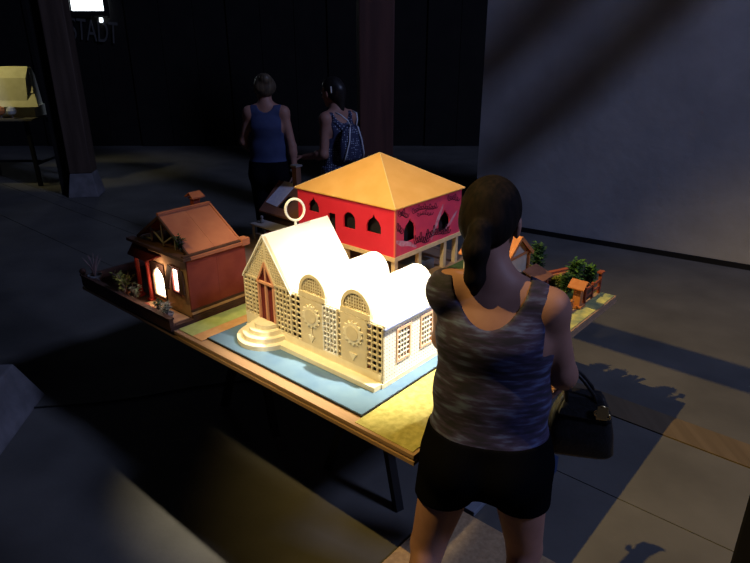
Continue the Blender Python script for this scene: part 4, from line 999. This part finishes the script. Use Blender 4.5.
J2 = dict(hipL=V3(-.345, 5.20, .82), hipR=V3(-.235, 5.32, .82), kneeL=V3(-.36, 5.22, .44), kneeR=V3(-.25, 5.34, .44), ankL=V3(-.345, 5.20, .085), ankR=V3(-.23, 5.33, .085), toeL=V3(-.75, .66, 0), toeR=V3(-.7, .71, 0),
          shL=V3(-.405, 5.21, 1.315), shR=V3(-.215, 5.38, 1.315), neck=V3(-.315, 5.30, 1.40), elbL=V3(-.425, 5.16, 1.03), wriL=V3(-.60, 5.30, .985), elbR=V3(-.20, 5.50, 1.05), wriR=V3(-.36, 5.62, 1.0),
          head=V3(-.355, 5.335, 1.515), face=V3(-.80, .55, -.2), handL=dict(d=V3(-.8, .6, -.05), n=V3(0, 0, -1), t=1), handR=dict(d=V3(-.8, .5, 0), n=V3(0, 0, -1), t=-1))
S2 = dict(hip=.165, waist=.138, chest=.142)
def cuts_top2(F):
    c = F['shc']; sd = F['sd']
    def neckl(X, Y, Z): a = (X-c[0])*sd[0] + (Y-c[1])*sd[1]; return (1 - np.sqrt((a/.085)**2 + ((Z - c[2] - .08)/.12)**2))*.08
    def armh(X, Y, Z): a = np.abs((X-c[0])*sd[0] + (Y-c[1])*sd[1]); return np.where(Z > c[2]-.15, a - .118, -1)
    return [neckl, armh, lambda X, Y, Z: .86 - Z, lambda X, Y, Z: Z - c[2] - .05]
def skirt2(F):
    p = F['pel']; return [ecap_(p + V3(0, 0, .05), p - V3(0, 0, .28), (.17, .12), (.21, .17), F['sd'], k=.03)]
def cuts_sk(F): return [lambda X, Y, Z: .50 - Z, lambda X, Y, Z: Z - .93]
def hair_long(F):
    hc, hf, hu, sd = F['hc'], F['hf'], F['hu'], F['hsd']
    P_ = [ell_(hc + hu*.026 - hf*.014, (.084, .100, .096), hf, hu, k=.02), ell_(hc - hu*.02 - hf*.048, (.078, .058, .075), hf, hu, k=.02), cap_(hc - hf*.075, hc - hf*.085 - V3(0, 0, .15), .055, .035, k=.03)]
    def facecut(X, Y, Z):
        a = (X-hc[0])*hf[0] + (Y-hc[1])*hf[1] + (Z-hc[2])*hf[2]; u_ = (X-hc[0])*hu[0] + (Y-hc[1])*hu[1] + (Z-hc[2])*hu[2]
        return np.minimum(a - .02, .05 - u_)
    return P_, [facecut]
p2, F2 = person((-.29, 5.27), J2, S2, 'dark-haired person in a dotted navy dress facing left behind the table', .0075, M_dress, M_dress, hair_long, M_hairK, cuts_top2, cuts_sk, skirt=skirt2)
p2.children[2].name = 'skirt'
cl = F2['hc'] - F2['hf']*.02 + F2['hsd']*0 - np.array((-.29, 5.27, 0)); cl = Vector(cl) - Vector(F2['hsd'])*-.084 if F2['hsd'][1] < 0 else Vector(cl) - Vector(F2['hsd'])*.084
MB().bar(cl + Vector((.03, -.012, .045)), cl + Vector((.034, -.012, -.005)), .012, .010).build('hair_clip', M_white, p2)
# white drawstring bag cords lie on her back: a thin backpack
dbk = empty('drawstring_backpack', (-.195, 5.165, .98), math.radians(42), label='dotted navy drawstring backpack with white cords on the dark-haired person', cat='backpack')
rings = []
for z, hx, hy in ((0, .10, .03), (.03, .125, .045), (.16, .12, .05), (.26, .085, .035), (.29, .05, .02)):
    rings.append([(hx*math.cos(a), hy*math.sin(a), z) for a in [2*PI*i/20 for i in range(20)]])
MB().loft(rings).build('sack', M_dress, dbk, smooth=True)
M_cord = mat('white_cord', (.60, .62, .68))
for s in (-1, 1):
    MB().tube([(s*.03, -.03, .285), (s*.05, -.02, .33), (s*.085, .03, .375), (s*.09, .09, .385)], .006, 6).build('cord', M_cord, dbk, smooth=True)
    MB().tube([(s*.04, -.034, .28), (s*.065, -.056, .17), (s*.095, -.048, .06), (s*.105, -.028, .01)], .006, 6).build('cord', M_cord, dbk, smooth=True)

for o in scn.objects:
    if o.name.split('.')[0] == 'top' and o.parent and o.parent.name.startswith('person'): o.name = 'vest'
